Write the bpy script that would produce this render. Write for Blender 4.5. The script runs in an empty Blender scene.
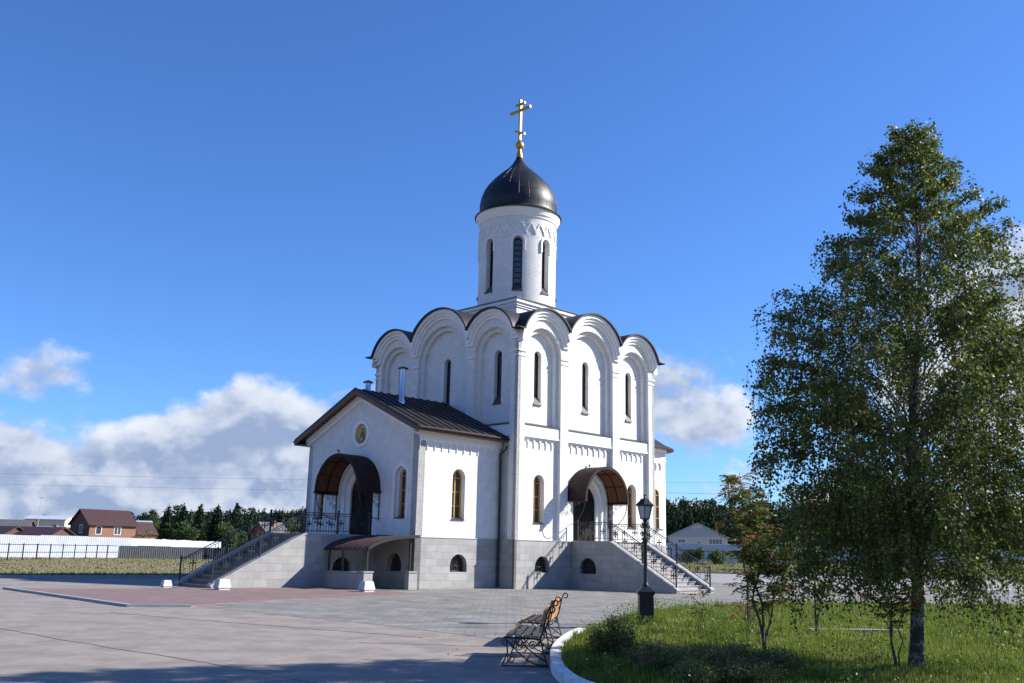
import bpy, bmesh, math, random
import numpy as np
from mathutils import Vector, Matrix
from mathutils.geometry import tessellate_polygon
random.seed(7); rng = np.random.default_rng(7)
PI = math.pi; R_ = math.radians
scene = bpy.context.scene
col = scene.collection

# ------------------------------------------------------------------ camera
PITCH, ROLL, YAW, H = .218433, .0225, .790268, 1.6
cam_d = bpy.data.cameras.new('camera'); cam = bpy.data.objects.new('camera', cam_d); col.objects.link(cam)
cp, sp = math.cos(PITCH), math.sin(PITCH)
F = Vector((0, cp, sp)); X = Vector((1, 0, 0)); U = X.cross(F)
X2 = math.cos(ROLL)*X + math.sin(ROLL)*U; U2 = -math.sin(ROLL)*X + math.cos(ROLL)*U
M = Matrix((X2, U2, -F)).transposed().to_4x4(); M.translation = (0, 0, H)
cam.matrix_world = M
cam_d.sensor_width = 36; cam_d.lens = 944.16/1024*36
cam_d.clip_start = .1; cam_d.clip_end = 9000
scene.camera = cam

# ------------------------------------------------------------------ light
E1 = Vector((math.cos(YAW), math.sin(YAW), 0)); E2 = Vector((-math.sin(YAW), math.cos(YAW), 0))
K = 1.38
sun_h = -(-K*E1 + E2); sun_h.normalize()
SUN_EL = R_(33.8)
to_sun = Vector((sun_h.x*math.cos(SUN_EL), sun_h.y*math.cos(SUN_EL), math.sin(SUN_EL)))
sd = bpy.data.lights.new('sun', 'SUN'); sd.energy = 5.0; sd.angle = R_(.55); sd.color = (1, .955, .88)
sun = bpy.data.objects.new('sun', sd); col.objects.link(sun)
sun.rotation_euler = to_sun.to_track_quat('Z', 'Y').to_euler()
scene.view_settings.view_transform = 'Standard'; scene.view_settings.look = 'None'
scene.view_settings.exposure = 0.93; scene.view_settings.gamma = 1

world = bpy.data.worlds.new('World'); scene.world = world; world.use_nodes = True
wt = world.node_tree; wt.nodes.clear()
def wn(t, **k):
    n = wt.nodes.new(t)
    for a, b in k.items(): setattr(n, a, b)
    return n
class V:                                   # tiny expression helper for shader maths
    def __init__(s, sock): s.k = sock
    @staticmethod
    def op(o, *a, clamp=False):
        n = wn('ShaderNodeMath', operation=o, use_clamp=clamp)
        for i, q in enumerate(a):
            if isinstance(q, V): wt.links.new(q.k, n.inputs[i])
            else: n.inputs[i].default_value = q
        return V(n.outputs[0])
    def __add__(s, o): return V.op('ADD', s, o)
    __radd__ = __add__
    def __sub__(s, o): return V.op('SUBTRACT', s, o)
    def __rsub__(s, o): return V.op('SUBTRACT', o, s)
    def __mul__(s, o): return V.op('MULTIPLY', s, o)
    __rmul__ = __mul__
    def __truediv__(s, o): return V.op('DIVIDE', s, o)
def sstep(x, a, b):
    n = wn('ShaderNodeMapRange', interpolation_type='SMOOTHSTEP')
    wt.links.new(x.k, n.inputs[0])
    for i, q in ((1, a), (2, b)):
        n.inputs[i].default_value = q
    return V(n.outputs[0])
sky = wn('ShaderNodeTexSky', sky_type='NISHITA', sun_disc=False, sun_elevation=SUN_EL,
         sun_rotation=math.atan2(sun_h.x, sun_h.y), altitude=200, air_density=1.0, dust_density=.15, ozone_density=2.6)
tc = wn('ShaderNodeTexCoord'); sx = wn('ShaderNodeSeparateXYZ'); wt.links.new(tc.outputs['Generated'], sx.inputs[0])
x_, y_, z_ = (V(sx.outputs[i]) for i in range(3))
az = V.op('ARCTAN2', x_, y_)*57.29578
el = V.op('ARCSINE', z_)*57.29578
def cmb(a, b, c=0.):
    n = wn('ShaderNodeCombineXYZ')
    for i, q in enumerate((a, b, c)):
        if isinstance(q, V): wt.links.new(q.k, n.inputs[i])
        else: n.inputs[i].default_value = q
    return n.outputs[0]
def noise(a, b, sc, det=7, rough=.55, w=0., dist=0.):
    n = wn('ShaderNodeTexNoise', noise_dimensions='3D')
    wt.links.new(cmb(a, b, w), n.inputs['Vector'])
    n.inputs['Scale'].default_value = sc; n.inputs['Detail'].default_value = det
    n.inputs['Roughness'].default_value = rough; n.inputs['Distortion'].default_value = dist
    return V(n.outputs[0])
def blob(a0, e0, ra, re):
    da = (az-a0)/ra; de = (el-e0)/re
    return V.op('MAXIMUM', V.op('SUBTRACT', 1., da*da+de*de), -3.)
def billow(da, de):
    n = noise(az+da, (el+de)*1.35, .16, 8, .50, 1.3, .15)
    n2 = noise(az+da, (el+de)*1.25, .62, 5, .55, 8.1, .1)
    return n*.78+n2*.22
nb0 = billow(0., 0.); nb1 = billow(.5, 1.0)
top_l = sstep(az, -25., -14.)*2.3+6.9-sstep(az, -10., 6.)*9.
shape_l = (top_l-el)*.40
shape_r = V.op('MAXIMUM', blob(10.4, 8.6, 5.6, 4.2)*1.2-.50, (4.2-el)*.22+sstep(az, 6., 9.)*.6-.42)
shape_r = V.op('MAXIMUM', shape_r, blob(28., 10.5, 9., 9.)*1.8-.55)
shape_t = blob(-30., 8.6, 7.8, 2.4)*.75-.46
other = (7.-el)*.25+sstep(V.op('ABSOLUTE', az), 40., 60.)*.9-.9
shape = V.op('MAXIMUM', V.op('MAXIMUM', shape_l, shape_r), V.op('MAXIMUM', shape_t, other))
shape = V.op('MINIMUM', shape, 1.2)
d0 = shape+(nb0-.5)*4.2
alpha = sstep(d0, -.10, .60)*(1.-sstep(el, 60., 30.)*0.)
rim = 1.-sstep(d0, .15, 1.15)
lit = sstep(nb0-nb1, -.11, .11)
base_haze = sstep(el, 5., .5)
belly = sstep(noise(az, el*2.2, .10, 3, .5, 5.5), .44, .60)
shadeamt = V.op('MULTIPLY', rim*.34+lit*.72+base_haze*.14-belly*.26-.02, sstep(el, -2., .1), clamp=True)
cloud_lo = wn('ShaderNodeRGB'); cloud_lo.outputs[0].default_value = (.33, .43, .65, 1)
cloud_hi = wn('ShaderNodeRGB'); cloud_hi.outputs[0].default_value = (.90, .95, 1.04, 1)
mx = wn('ShaderNodeMix', data_type='RGBA'); wt.links.new(shadeamt.k, mx.inputs[0])
wt.links.new(cloud_lo.outputs[0], mx.inputs[6]); wt.links.new(cloud_hi.outputs[0], mx.inputs[7])
CLOUD_GAIN = 9.2
cg = wn('ShaderNodeMix', data_type='RGBA', blend_type='MULTIPLY'); cg.inputs[0].default_value = 1
wt.links.new(mx.outputs[2], cg.inputs[6]); cg.inputs[7].default_value = (CLOUD_GAIN,)*3+(1,)
tint = wn('ShaderNodeMix', data_type='RGBA', blend_type='MULTIPLY'); tint.inputs[0].default_value = 1
wt.links.new(sky.outputs[0], tint.inputs[6]); tint.inputs[7].default_value = (.71, 1.13, 1.80, 1)
fin = wn('ShaderNodeMix', data_type='RGBA'); wt.links.new(alpha.k, fin.inputs[0])
wt.links.new(tint.outputs[2], fin.inputs[6]); wt.links.new(cg.outputs[2], fin.inputs[7])
bg = wn('ShaderNodeBackground'); bg.inputs[1].default_value = .057
out = wn('ShaderNodeOutputWorld'); wt.links.new(fin.outputs[2], bg.inputs[0]); wt.links.new(bg.outputs[0], out.inputs[0])

# ------------------------------------------------------------------ materials
MATS = {}
def mat(name, c, rough=.6, c2=None, sc=3., metal=0., bump=0., bsc=None, spec=.5, detail=6, trans=0., thr=(.35, .65), coat=0.):
    if name in MATS: return MATS[name]
    m = bpy.data.materials.new(name); m.use_nodes = True; MATS[name] = m
    nt = m.node_tree; b = nt.nodes['Principled BSDF']
    b.inputs['Base Color'].default_value = (*c, 1); b.inputs['Roughness'].default_value = rough
    b.inputs['Metallic'].default_value = metal; b.inputs['Specular IOR Level'].default_value = spec
    b.inputs['Coat Weight'].default_value = coat
    L = nt.links.new; tcn = nt.nodes.new('ShaderNodeTexCoord')
    if c2 is not None:
        n = nt.nodes.new('ShaderNodeTexNoise'); n.inputs['Scale'].default_value = sc; n.inputs['Detail'].default_value = detail
        L(tcn.outputs['Object'], n.inputs['Vector'])
        mr = nt.nodes.new('ShaderNodeMapRange'); mr.inputs[1].default_value = thr[0]; mr.inputs[2].default_value = thr[1]
        L(n.outputs[0], mr.inputs[0])
        mxx = nt.nodes.new('ShaderNodeMix'); mxx.data_type = 'RGBA'; L(mr.outputs[0], mxx.inputs[0])
        mxx.inputs[6].default_value = (*c, 1); mxx.inputs[7].default_value = (*c2, 1)
        L(mxx.outputs[2], b.inputs['Base Color'])
    if bump:
        n = nt.nodes.new('ShaderNodeTexNoise'); n.inputs['Scale'].default_value = bsc or 30; n.inputs['Detail'].default_value = 5
        L(tcn.outputs['Object'], n.inputs['Vector'])
        bp = nt.nodes.new('ShaderNodeBump'); bp.inputs['Strength'].default_value = bump; bp.inputs['Distance'].default_value = .02
        L(n.outputs[0], bp.inputs['Height']); L(bp.outputs[0], b.inputs['Normal'])
    if trans:
        t = nt.nodes.new('ShaderNodeBsdfTranslucent'); ms = nt.nodes.new('ShaderNodeMixShader'); ms.inputs[0].default_value = trans
        src = b.inputs['Base Color'].links
        if src: L(src[0].from_socket, t.inputs[0])
        else: t.inputs[0].default_value = (*c, 1)
        L(b.outputs[0], ms.inputs[1]); L(t.outputs[0], ms.inputs[2])
        L(ms.outputs[0], nt.nodes['Material Output'].inputs[0])
    return m
def brickmat(name, c1, c2, mortar, bw, bh, msize, rough=.7, bump=.3, dist=.01, stain=.12, offset=.5, nsc=2., squash=1., vary=.0):
    m = bpy.data.materials.new(name); m.use_nodes = True; MATS[name] = m
    nt = m.node_tree; b = nt.nodes['Principled BSDF']; L = nt.links.new
    b.inputs['Roughness'].default_value = rough
    uv = nt.nodes.new('ShaderNodeTexCoord')
    br = nt.nodes.new('ShaderNodeTexBrick'); L(uv.outputs['UV'], br.inputs['Vector'])
    br.offset = offset
    for k, q in (('Color1', (*c1, 1)), ('Color2', (*c2, 1)), ('Mortar', (*mortar, 1)), ('Scale', 1.), ('Mortar Size', msize), ('Brick Width', bw), ('Row Height', bh), ('Bias', 0.), ('Mortar Smooth', .3)):
        br.inputs[k].default_value = q
    n = nt.nodes.new('ShaderNodeTexNoise'); n.inputs['Scale'].default_value = nsc; n.inputs['Detail'].default_value = 8; n.inputs['Roughness'].default_value = .65
    L(uv.outputs['Object'], n.inputs['Vector'])
    mr = nt.nodes.new('ShaderNodeMapRange'); mr.inputs[1].default_value = .3; mr.inputs[2].default_value = .7; mr.inputs[3].default_value = 1-stain; mr.inputs[4].default_value = 1+stain*.3
    L(n.outputs[0], mr.inputs[0])
    mm = nt.nodes.new('ShaderNodeMix'); mm.data_type = 'RGBA'; mm.blend_type = 'MULTIPLY'; mm.inputs[0].default_value = 1
    L(br.outputs[0], mm.inputs[6]); L(mr.outputs[0], mm.inputs[7]); L(mm.outputs[2], b.inputs['Base Color'])
    bp = nt.nodes.new('ShaderNodeBump'); bp.inputs['Strength'].default_value = bump; bp.inputs['Distance'].default_value = dist
    inv = nt.nodes.new('ShaderNodeMath'); inv.operation = 'SUBTRACT'; inv.inputs[0].default_value = 1; L(br.outputs['Fac'], inv.inputs[1])
    ad = nt.nodes.new('ShaderNodeMath'); ad.operation = 'MULTIPLY_ADD'
    n3 = nt.nodes.new('ShaderNodeTexNoise'); n3.inputs['Scale'].default_value = 40; L(uv.outputs['Object'], n3.inputs['Vector'])
    L(n3.outputs[0], ad.inputs[0]); ad.inputs[1].default_value = .35; L(inv.outputs[0], ad.inputs[2])
    L(ad.outputs[0], bp.inputs['Height']); L(bp.outputs[0], b.inputs['Normal'])
    return m
white = brickmat('painted_brick', (.79, .775, .74), (.72, .71, .68), (.60, .59, .565), .25, .077, .011, .8, .5, .01, .13)
trim = mat('white_trim', (.80, .79, .765), .7, (.745, .735, .71), 2.5, bump=.1)
stone = brickmat('plinth_stone', (.365, .352, .335), (.285, .28, .27), (.21, .205, .20), .62, .30, .008, .55, .3, .006, .2, nsc=1.3)
stonecap = mat('stone_coping', (.36, .35, .335), .6, (.28, .275, .265), 4., bump=.1)
roofm = mat('dark_roof_metal', (.014, .013, .014), .5, (.022, .019, .020), 1.5, spec=.3, bump=.04, bsc=6)
domem = mat('black_dome_metal', (.010, .011, .014), .46, (.016, .017, .020), 1.2, spec=.35, bump=.08, bsc=3)
flash = mat('dark_flashing', (.05, .046, .045), .45)
brown = mat('brown_metal', (.024, .013, .012), .6, (.036, .02, .018), 3., spec=.12)
woodfascia = mat('brown_wood_fascia', (.14, .062, .032), .6, (.09, .042, .026), 8.)
amber = mat('amber_ceiling', (.22, .085, .03), .55, (.15, .058, .024), 5., trans=.25)
iron = mat('black_iron', (.012, .012, .013), .42)
gold = mat('gold_leaf', (.50, .33, .085), .5, metal=.8)
goldw = mat('ochre_wood', (.46, .27, .085), .45, (.36, .2, .06), 9.)
glass = mat('dark_glass', (.012, .015, .018), .06, spec=.9)
glass2 = mat('sky_glass', (.045, .055, .065), .04, spec=1.)
doorm = mat('dark_door_wood', (.012, .008, .007), .65, (.020, .013, .010), 12., spec=.15)
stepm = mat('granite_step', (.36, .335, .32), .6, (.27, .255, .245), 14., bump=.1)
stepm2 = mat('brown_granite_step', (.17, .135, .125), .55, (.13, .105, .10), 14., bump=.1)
zinc = mat('zinc_pipe', (.55, .57, .60), .35, metal=.8)
concrete = mat('white_concrete', (.43, .42, .40), .8, (.60, .59, .57), 6.)
shelterroof = mat('maroon_roof_sheet', (.075, .042, .040), .6, (.055, .033, .032), 3., spec=.3)

# ------------------------------------------------------------------ mesh helpers
def arc(cx, cz, r, a0, a1, n=16):
    return [(cx+r*math.cos(R_(a0+(a1-a0)*i/n)), cz+r*math.sin(R_(a0+(a1-a0)*i/n))) for i in range(n+1)]
def arched(c, w, z0, z1, n=12):            # arched opening, total height z0..z1
    r = w/2; return [(c-r, z0), (c+r, z0)]+arc(c, z1-r, r, 0, 180, n)
class Fr:                                   # wall frame: s along the wall, d outwards, z up
    def __init__(s, P0, A, N): s.P = Vector((*P0, 0)); s.A = Vector((*A, 0)); s.N = Vector((*N, 0))
    def p(s, a, d, z): return s.P+s.A*a+s.N*d+Vector((0, 0, z))
def plate(bm, fr, outline, d0, d1, holes=()):
    loops = [[Vector((a, z, 0)) for a, z in lp] for lp in (outline, *holes)]
    tris = tessellate_polygon(loops)
    flat = [p for lp in loops for p in lp]
    f = [bm.verts.new(fr.p(p.x, d1, p.y)) for p in flat]; b = [bm.verts.new(fr.p(p.x, d0, p.y)) for p in flat]
    fs = []
    for t in tris:
        if len(set(t)) < 3: continue
        for vv in (f, b):
            try: fs.append(bm.faces.new([vv[i] for i in t]))
            except ValueError: pass
    o = 0
    for lp in loops:
        n = len(lp)
        for i in range(n):
            j = (i+1) % n
            try: fs.append(bm.faces.new([f[o+i], f[o+j], b[o+j], b[o+i]]))
            except ValueError: pass
        o += n
    bmesh.ops.recalc_face_normals(bm, faces=[q for q in fs if q.is_valid])
def box(bm, x0, x1, y0, y1, z0, z1):
    v = [bm.verts.new((x, y, z)) for z in (z0, z1) for y in (y0, y1) for x in (x0, x1)]
    for q in ((0, 2, 3, 1), (4, 5, 7, 6), (0, 1, 5, 4), (2, 6, 7, 3), (0, 4, 6, 2), (1, 3, 7, 5)): bm.faces.new([v[i] for i in q])
def fbox(bm, fr, s0, s1, d0, d1, z0, z1):
    plate(bm, fr, [(s0, z0), (s1, z0), (s1, z1), (s0, z1)], d0, d1)
def tube(bm, pts, r, n=6, cap=True):
    pts = [Vector(p) for p in pts]; rs = r if isinstance(r, (list, tuple)) else [r]*len(pts)
    rings = []; up = Vector((0, 0, 1)); prev = None
    for i, p in enumerate(pts):
        t = (pts[min(i+1, len(pts)-1)]-pts[max(i-1, 0)])
        if t.length < 1e-9: t = Vector((0, 0, 1))
        t.normalize()
        if prev is None:
            a = t.orthogonal().normalized() if abs(t.z) > .95 else t.cross(up).normalized()
        else:
            a = (prev-t*prev.dot(t));  a = a.normalized() if a.length > 1e-6 else t.orthogonal().normalized()
        prev = a; b = t.cross(a)
        rings.append([bm.verts.new(p+(a*math.cos(2*PI*k/n)+b*math.sin(2*PI*k/n))*rs[i]) for k in range(n)])
    for A, B in zip(rings, rings[1:]):
        for k in range(n): bm.faces.new([A[k], A[(k+1) % n], B[(k+1) % n], B[k]])
    if cap and n > 2:
        bm.faces.new(rings[0][::-1]); bm.faces.new(rings[-1])
def bar(bm, a, b, w, h=None):               # square bar between two points
    h = h or w; a = Vector(a); b = Vector(b); t = (b-a).normalized()
    s = t.cross(Vector((0, 0, 1))); s = s.normalized() if s.length > 1e-4 else Vector((1, 0, 0)); u = s.cross(t)
    v = [bm.verts.new(p+s*i*w/2+u*j*h/2) for p in (a, b) for i, j in ((-1, -1), (1, -1), (1, 1), (-1, 1))]
    for q in ((3, 2, 1, 0), (4, 5, 6, 7), (0, 1, 5, 4), (1, 2, 6, 5), (2, 3, 7, 6), (3, 0, 4, 7)): bm.faces.new([v[i] for i in q])
def lathe(bm, cx, cy, prof, n=48, a0=0, a1=360):
    full = abs(a1-a0) >= 360; m = n if full else n+1
    rings = [[bm.verts.new((cx+r*math.cos(R_(a0+(a1-a0)*k/n)), cy+r*math.sin(R_(a0+(a1-a0)*k/n)), z)) for k in range(m)] for r, z in prof]
    for A, B in zip(rings, rings[1:]):
        for k in range(n): bm.faces.new([A[k], A[(k+1) % m], B[(k+1) % m], B[k]])
def boxuv(me):
    uvl = me.uv_layers.new(name='UVMap'); uv = np.zeros(len(me.loops)*2, np.float32)
    co = np.empty(len(me.vertices)*3, np.float32); me.vertices.foreach_get('co', co); co = co.reshape(-1, 3)
    for p in me.polygons:
        n = p.normal; ax, ay, azz = abs(n.x), abs(n.y), abs(n.z)
        for li in p.loop_indices:
            c = co[me.loops[li].vertex_index]
            if azz > ax*1.01 and azz > ay*1.01: uv[li*2:li*2+2] = c[0], c[1]
            elif ax > ay: uv[li*2:li*2+2] = c[1], c[2]
            else: uv[li*2:li*2+2] = c[0], c[2]
    uvl.data.foreach_set('uv', uv)
def obj(name, bm, m, parent=None, smooth=False, uv=True, angle=40):
    me = bpy.data.meshes.new(name); bm.to_mesh(me); bm.free()
    for q in (m if isinstance(m, (list, tuple)) else [m]): me.materials.append(q)
    if uv and len(me.polygons) < 20000: boxuv(me)
    if smooth:
        me.polygons.foreach_set('use_smooth', [True]*len(me.polygons))
        try: me.set_sharp_from_angle(angle=R_(angle))
        except Exception: pass
    o = bpy.data.objects.new(name, me); col.objects.link(o)
    if parent is not None: o.parent = parent
    return o
def B(): return bmesh.new()
def thing(name, label, cat, loc=(0, 0, 0), rz=0., group=None):
    o = bpy.data.objects.new(name, None); col.objects.link(o); o.location = loc; o.rotation_euler = (0, 0, rz)
    o['label'] = label; o['category'] = cat
    if group: o['group'] = group
    return o
def tag(o, label, cat, group=None, kind=None):
    o['label'] = label; o['category'] = cat
    if group: o['group'] = group
    if kind: o['kind'] = kind
    return o
def structure(o): o['kind'] = 'structure'; return o
def copy_tree(o, parent=None):
    c = o.copy(); col.objects.link(c); c.parent = parent
    for ch in list(o.children): copy_tree(ch, c)
    return c

# ------------------------------------------------------------------ ground
GZ = -.05
def sheet(name, pts, z, m):
    bm = B(); v = [Vector((x, y, 0)) for x, y in pts]
    vs = [bm.verts.new((p.x, p.y, z)) for p in v]
    for t in tessellate_polygon([v]): bm.faces.new([vs[i] for i in t])
    bmesh.ops.recalc_face_normals(bm, faces=bm.faces)
    if sum(f.normal.z for f in bm.faces) < 0: bmesh.ops.reverse_faces(bm, faces=bm.faces)
    return structure(obj(name, bm, m))
def groundmat(name, cols, scales, rough=.9, bump=.3, bd=.03, bsc=8.):
    m = bpy.data.materials.new(name); m.use_nodes = True; nt = m.node_tree; L = nt.links.new
    b = nt.nodes['Principled BSDF']; b.inputs['Roughness'].default_value = rough
    tcn = nt.nodes.new('ShaderNodeTexCoord'); prev = None
    for i, (c, s) in enumerate(zip(cols, scales)):
        if prev is None:
            r = nt.nodes.new('ShaderNodeRGB'); r.outputs[0].default_value = (*c, 1); prev = r.outputs[0]; continue
        n = nt.nodes.new('ShaderNodeTexNoise'); n.inputs['Scale'].default_value = s; n.inputs['Detail'].default_value = 8; n.inputs['Roughness'].default_value = .65
        L(tcn.outputs['Object'], n.inputs[0])
        mr = nt.nodes.new('ShaderNodeMapRange'); mr.inputs[1].default_value = .44; mr.inputs[2].default_value = .6; L(n.outputs[0], mr.inputs[0])
        mxx = nt.nodes.new('ShaderNodeMix'); mxx.data_type = 'RGBA'; L(mr.outputs[0], mxx.inputs[0]); L(prev, mxx.inputs[6]); mxx.inputs[7].default_value = (*c, 1)
        prev = mxx.outputs[2]
    L(prev, b.inputs['Base Color'])
    n = nt.nodes.new('ShaderNodeTexNoise'); n.inputs['Scale'].default_value = bsc; n.inputs['Detail'].default_value = 8
    L(tcn.outputs['Object'], n.inputs[0])
    bp = nt.nodes.new('ShaderNodeBump'); bp.inputs['Strength'].default_value = bump; bp.inputs['Distance'].default_value = bd
    L(n.outputs[0], bp.inputs['Height']); L(bp.outputs[0], b.inputs['Normal'])
    MATS[name] = m; return m
fieldm = groundmat('field_ground', [(.15, .12, .052), (.085, .10, .032), (.21, .155, .08)], [0, .25, .9], bump=.8, bd=.1, bsc=3)
asph = groundmat('plaza_asphalt', [(.236, .203, .176), (.206, .178, .155), (.265, .23, .20), (.182, .158, .14)], [0, .35, 9., 1.1], rough=.85, bump=.25, bd=.006, bsc=60)
road = groundmat('road_asphalt', [(.235, .225, .215), (.20, .195, .19), (.26, .25, .24)], [0, .5, 7.], rough=.85, bump=.2, bd=.006, bsc=50)
bedm = groundmat('bed_soil', [(.05, .075, .018), (.035, .05, .016), (.08, .07, .03)], [0, 1.2, 4.], bump=.6, bd=.05, bsc=9)
greyp = brickmat('grey_pavers', (.255, .24, .218), (.165, .158, .145), (.13, .124, .115), .42, .21, .016, .85, .4, .008, .45, offset=.5, nsc=.9)
redp = brickmat('red_pavers', (.235, .15, .135), (.185, .12, .11), (.13, .10, .09), .22, .11, .01, .8, .4, .006, .25, nsc=1.)
sheet('field', [(-3000, -500), (3000, -500), (3000, 4000), (-3000, 4000)], GZ-.02, fieldm)
PL = [(-80, -20), (60, -20), (60, 92), (14, 92), (10, 72), (-8, 54.6), (-16, 48), (-22, 43), (-52, 18), (-80, -6)]
sheet('plaza', PL, GZ, asph)
GP = [(-9.4, 27.6), (-5.9, 24.3), (-2.6, 21.5), (-.2, 18.9), (1.5, 19.4), (3, 16), (30, 16), (58, 40), (58, 91.5), (14.3, 91.5), (10.4, 71.7), (-7.8, 54.2), (-12, 46)]
sheet('paved_forecourt', GP, GZ+.004, greyp)
sheet('far_road', [(9, 62), (58, 50), (58, 91), (14.5, 91)], GZ+.008, road)
# red paved strip on a kerb
RP = [(-17.1, 33.5), (-9.8, 25.9), (-8.5, 26.4), (-7.6, 29.3), (-5.2, 33.2), (-3.3, 36.3), (-6.5, 40.5), (-11.0, 37.5), (-13.2, 35.6), (-15.2, 34.2)]
bm = B(); fr0 = Fr((0, 0), (1, 0), (0, 1))
def slab(bm, pts, z0, z1):
    v = [Vector((x, y, 0)) for x, y in pts]; t = tessellate_polygon([v])
    a = [bm.verts.new((p.x, p.y, z1)) for p in v]; b = [bm.verts.new((p.x, p.y, z0)) for p in v]
    for q in t: bm.faces.new([a[i] for i in q]); bm.faces.new([b[i] for i in q])
    for i in range(len(v)): j = (i+1) % len(v); bm.faces.new([a[i], a[j], b[j], b[i]])
    bmesh.ops.recalc_face_normals(bm, faces=bm.faces)
slab(bm, RP, GZ-.2, GZ+.03); structure(obj('pavement', bm, redp))
def strip(name, pts, w, z0, z1, m, side=1):
    bm = B(); P = [Vector((x, y, 0)) for x, y in pts]; L_ = []; 
    for i, p in enumerate(P):
        t = (P[min(i+1, len(P)-1)]-P[max(i-1, 0)]).normalized(); n = Vector((-t.y, t.x, 0))*side
        L_.append((p, p+n*w))
    for (a, b), (c, d) in zip(L_, L_[1:]):
        v = [bm.verts.new((q.x, q.y, z)) for z in (z0, z1) for q in (a, b, d, c)]
        for f in ((4, 5, 6, 7), (0, 4, 7, 3), (1, 2, 6, 5)): bm.faces.new([v[k] for k in f])
        if a is L_[0][0]: bm.faces.new([v[k] for k in (0, 1, 5, 4)])
        if d is L_[-1][1]: bm.faces.new([v[k] for k in (2, 3, 7, 6)])
    bmesh.ops.recalc_face_normals(bm, faces=bm.faces)
    return structure(obj(name, bm, m))
strip('kerb', [(-17.15, 33.6), (-9.83, 25.8), (-8.45, 26.3)], .15, GZ-.1, GZ+.07, stonecap, -1)
strip('field_kerb', [(-80, -6), (-52, 18), (-22, 43), (-16, 48), (-8, 54.6)], .16, GZ-.1, GZ+.12, stonecap, 1)
strip('far_kerb', [(14, 92.1), (60, 92.1)], .2, GZ-.1, GZ+.14, stonecap, 1)
# seams and repaired lines in the asphalt
seam = mat('asphalt_seam', (.15, .125, .105), .85, (.215, .18, .152), 3., thr=(.38, .55))
def wob(a, b, n=26, amp=.05):
    a = Vector((*a, 0)); b = Vector((*b, 0)); t = (b-a).normalized(); nn = Vector((-t.y, t.x, 0)); o = 0; r = []
    for i in range(n+1):
        o = o*.8+random.uniform(-amp, amp); p = a.lerp(b, i/n)+nn*o; r.append((p.x, p.y))
    return r
for a, b, w in (((-11.6, 20.6), (-2.1, 12.2), .03), ((-9.5, 23.5), (-1.6, 18.8), .02), ((-2.6, 17.6), (.2, 17.2), .03), ((-.8, 15.9), (.75, 15.6), .03), ((-.9, 15.9), (-.4, 18.6), .03)):
    s = strip('asphalt_seam', wob(a, b), w, GZ+.001, GZ+.006, seam, 1)
# raised ground beyond the road on the right and the grassy field on the left
def terrain(name, x0, x1, y0, y1, fz, m, nx=50, ny=24):
    bm = B(); g = [[bm.verts.new((x0+(x1-x0)*i/nx, y0+(y1-y0)*j/ny, fz(x0+(x1-x0)*i/nx, y0+(y1-y0)*j/ny))) for i in range(nx+1)] for j in range(ny+1)]
    for j in range(ny):
        for i in range(nx): bm.faces.new([g[j][i], g[j][i+1], g[j+1][i+1], g[j+1][i]])
    return structure(obj(name, bm, m, smooth=True))
def ss(a, b, x): t = max(0, min(1, (x-a)/(b-a))); return t*t*(3-2*t)
fr_z = lambda x, y: GZ+.1+.75*ss(92, 118, y)+.05*math.sin(x*.9+y*.7)*ss(92, 96, y)
terrain('far_bank', 10, 110, 92.3, 330, fr_z, fieldm, 60, 60)
sheet('wood_floor', [(-3000, 330), (3000, 330), (3000, 4000), (-3000, 4000)], GZ-.01, mat('dark_ground', (.03, .04, .015), .95))

# planted bed with a whitewashed kerb
BED = [(3.4, 9.5), (2.1, 10.4), (1.28, 11.4), (.93, 12.4), (.82, 13.6), (.84, 14.8), (.92, 16.2), (1.08, 17.5), (1.3, 18.8), (1.6, 20.2), (2.0, 21.6), (2.6, 23.4), (3.4, 25.6), (4.6, 28.6), (6.2, 31.2), (8.6, 33.2), (12, 34.6), (17, 35.4), (26, 35.8), (30, 30), (30, 9.5)]
def smooth_poly(P, it=2):
    for _ in range(it):
        Q = []
        for i in range(len(P)):
            a, b = P[i], P[(i+1) % len(P)]
            Q += [(a[0]*.75+b[0]*.25, a[1]*.75+b[1]*.25), (a[0]*.25+b[0]*.75, a[1]*.25+b[1]*.75)]
        P = Q
    return P
BEDS = smooth_poly(BED)
bm = B(); slab(bm, BEDS, GZ-.1, GZ+.07); structure(obj('planted_bed', bm, bedm))
whitew = mat('whitewashed_kerb', (.72, .72, .70), .75, (.50, .50, .48), 5., bump=.2, thr=(.45, .75))
strip('bed_kerb', [q for q in BEDS[2:] if q[0] < 3.2 and q[1] < 20.6], .17, GZ-.1, GZ+.13, whitew, 1)
strip('path', [(6.5, 20.9), (8.6, 21.2)], .3, GZ, GZ+.17, mat('pale_path', (.26, .25, .23), .85, (.2, .19, .18), 5.), 1)

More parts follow.
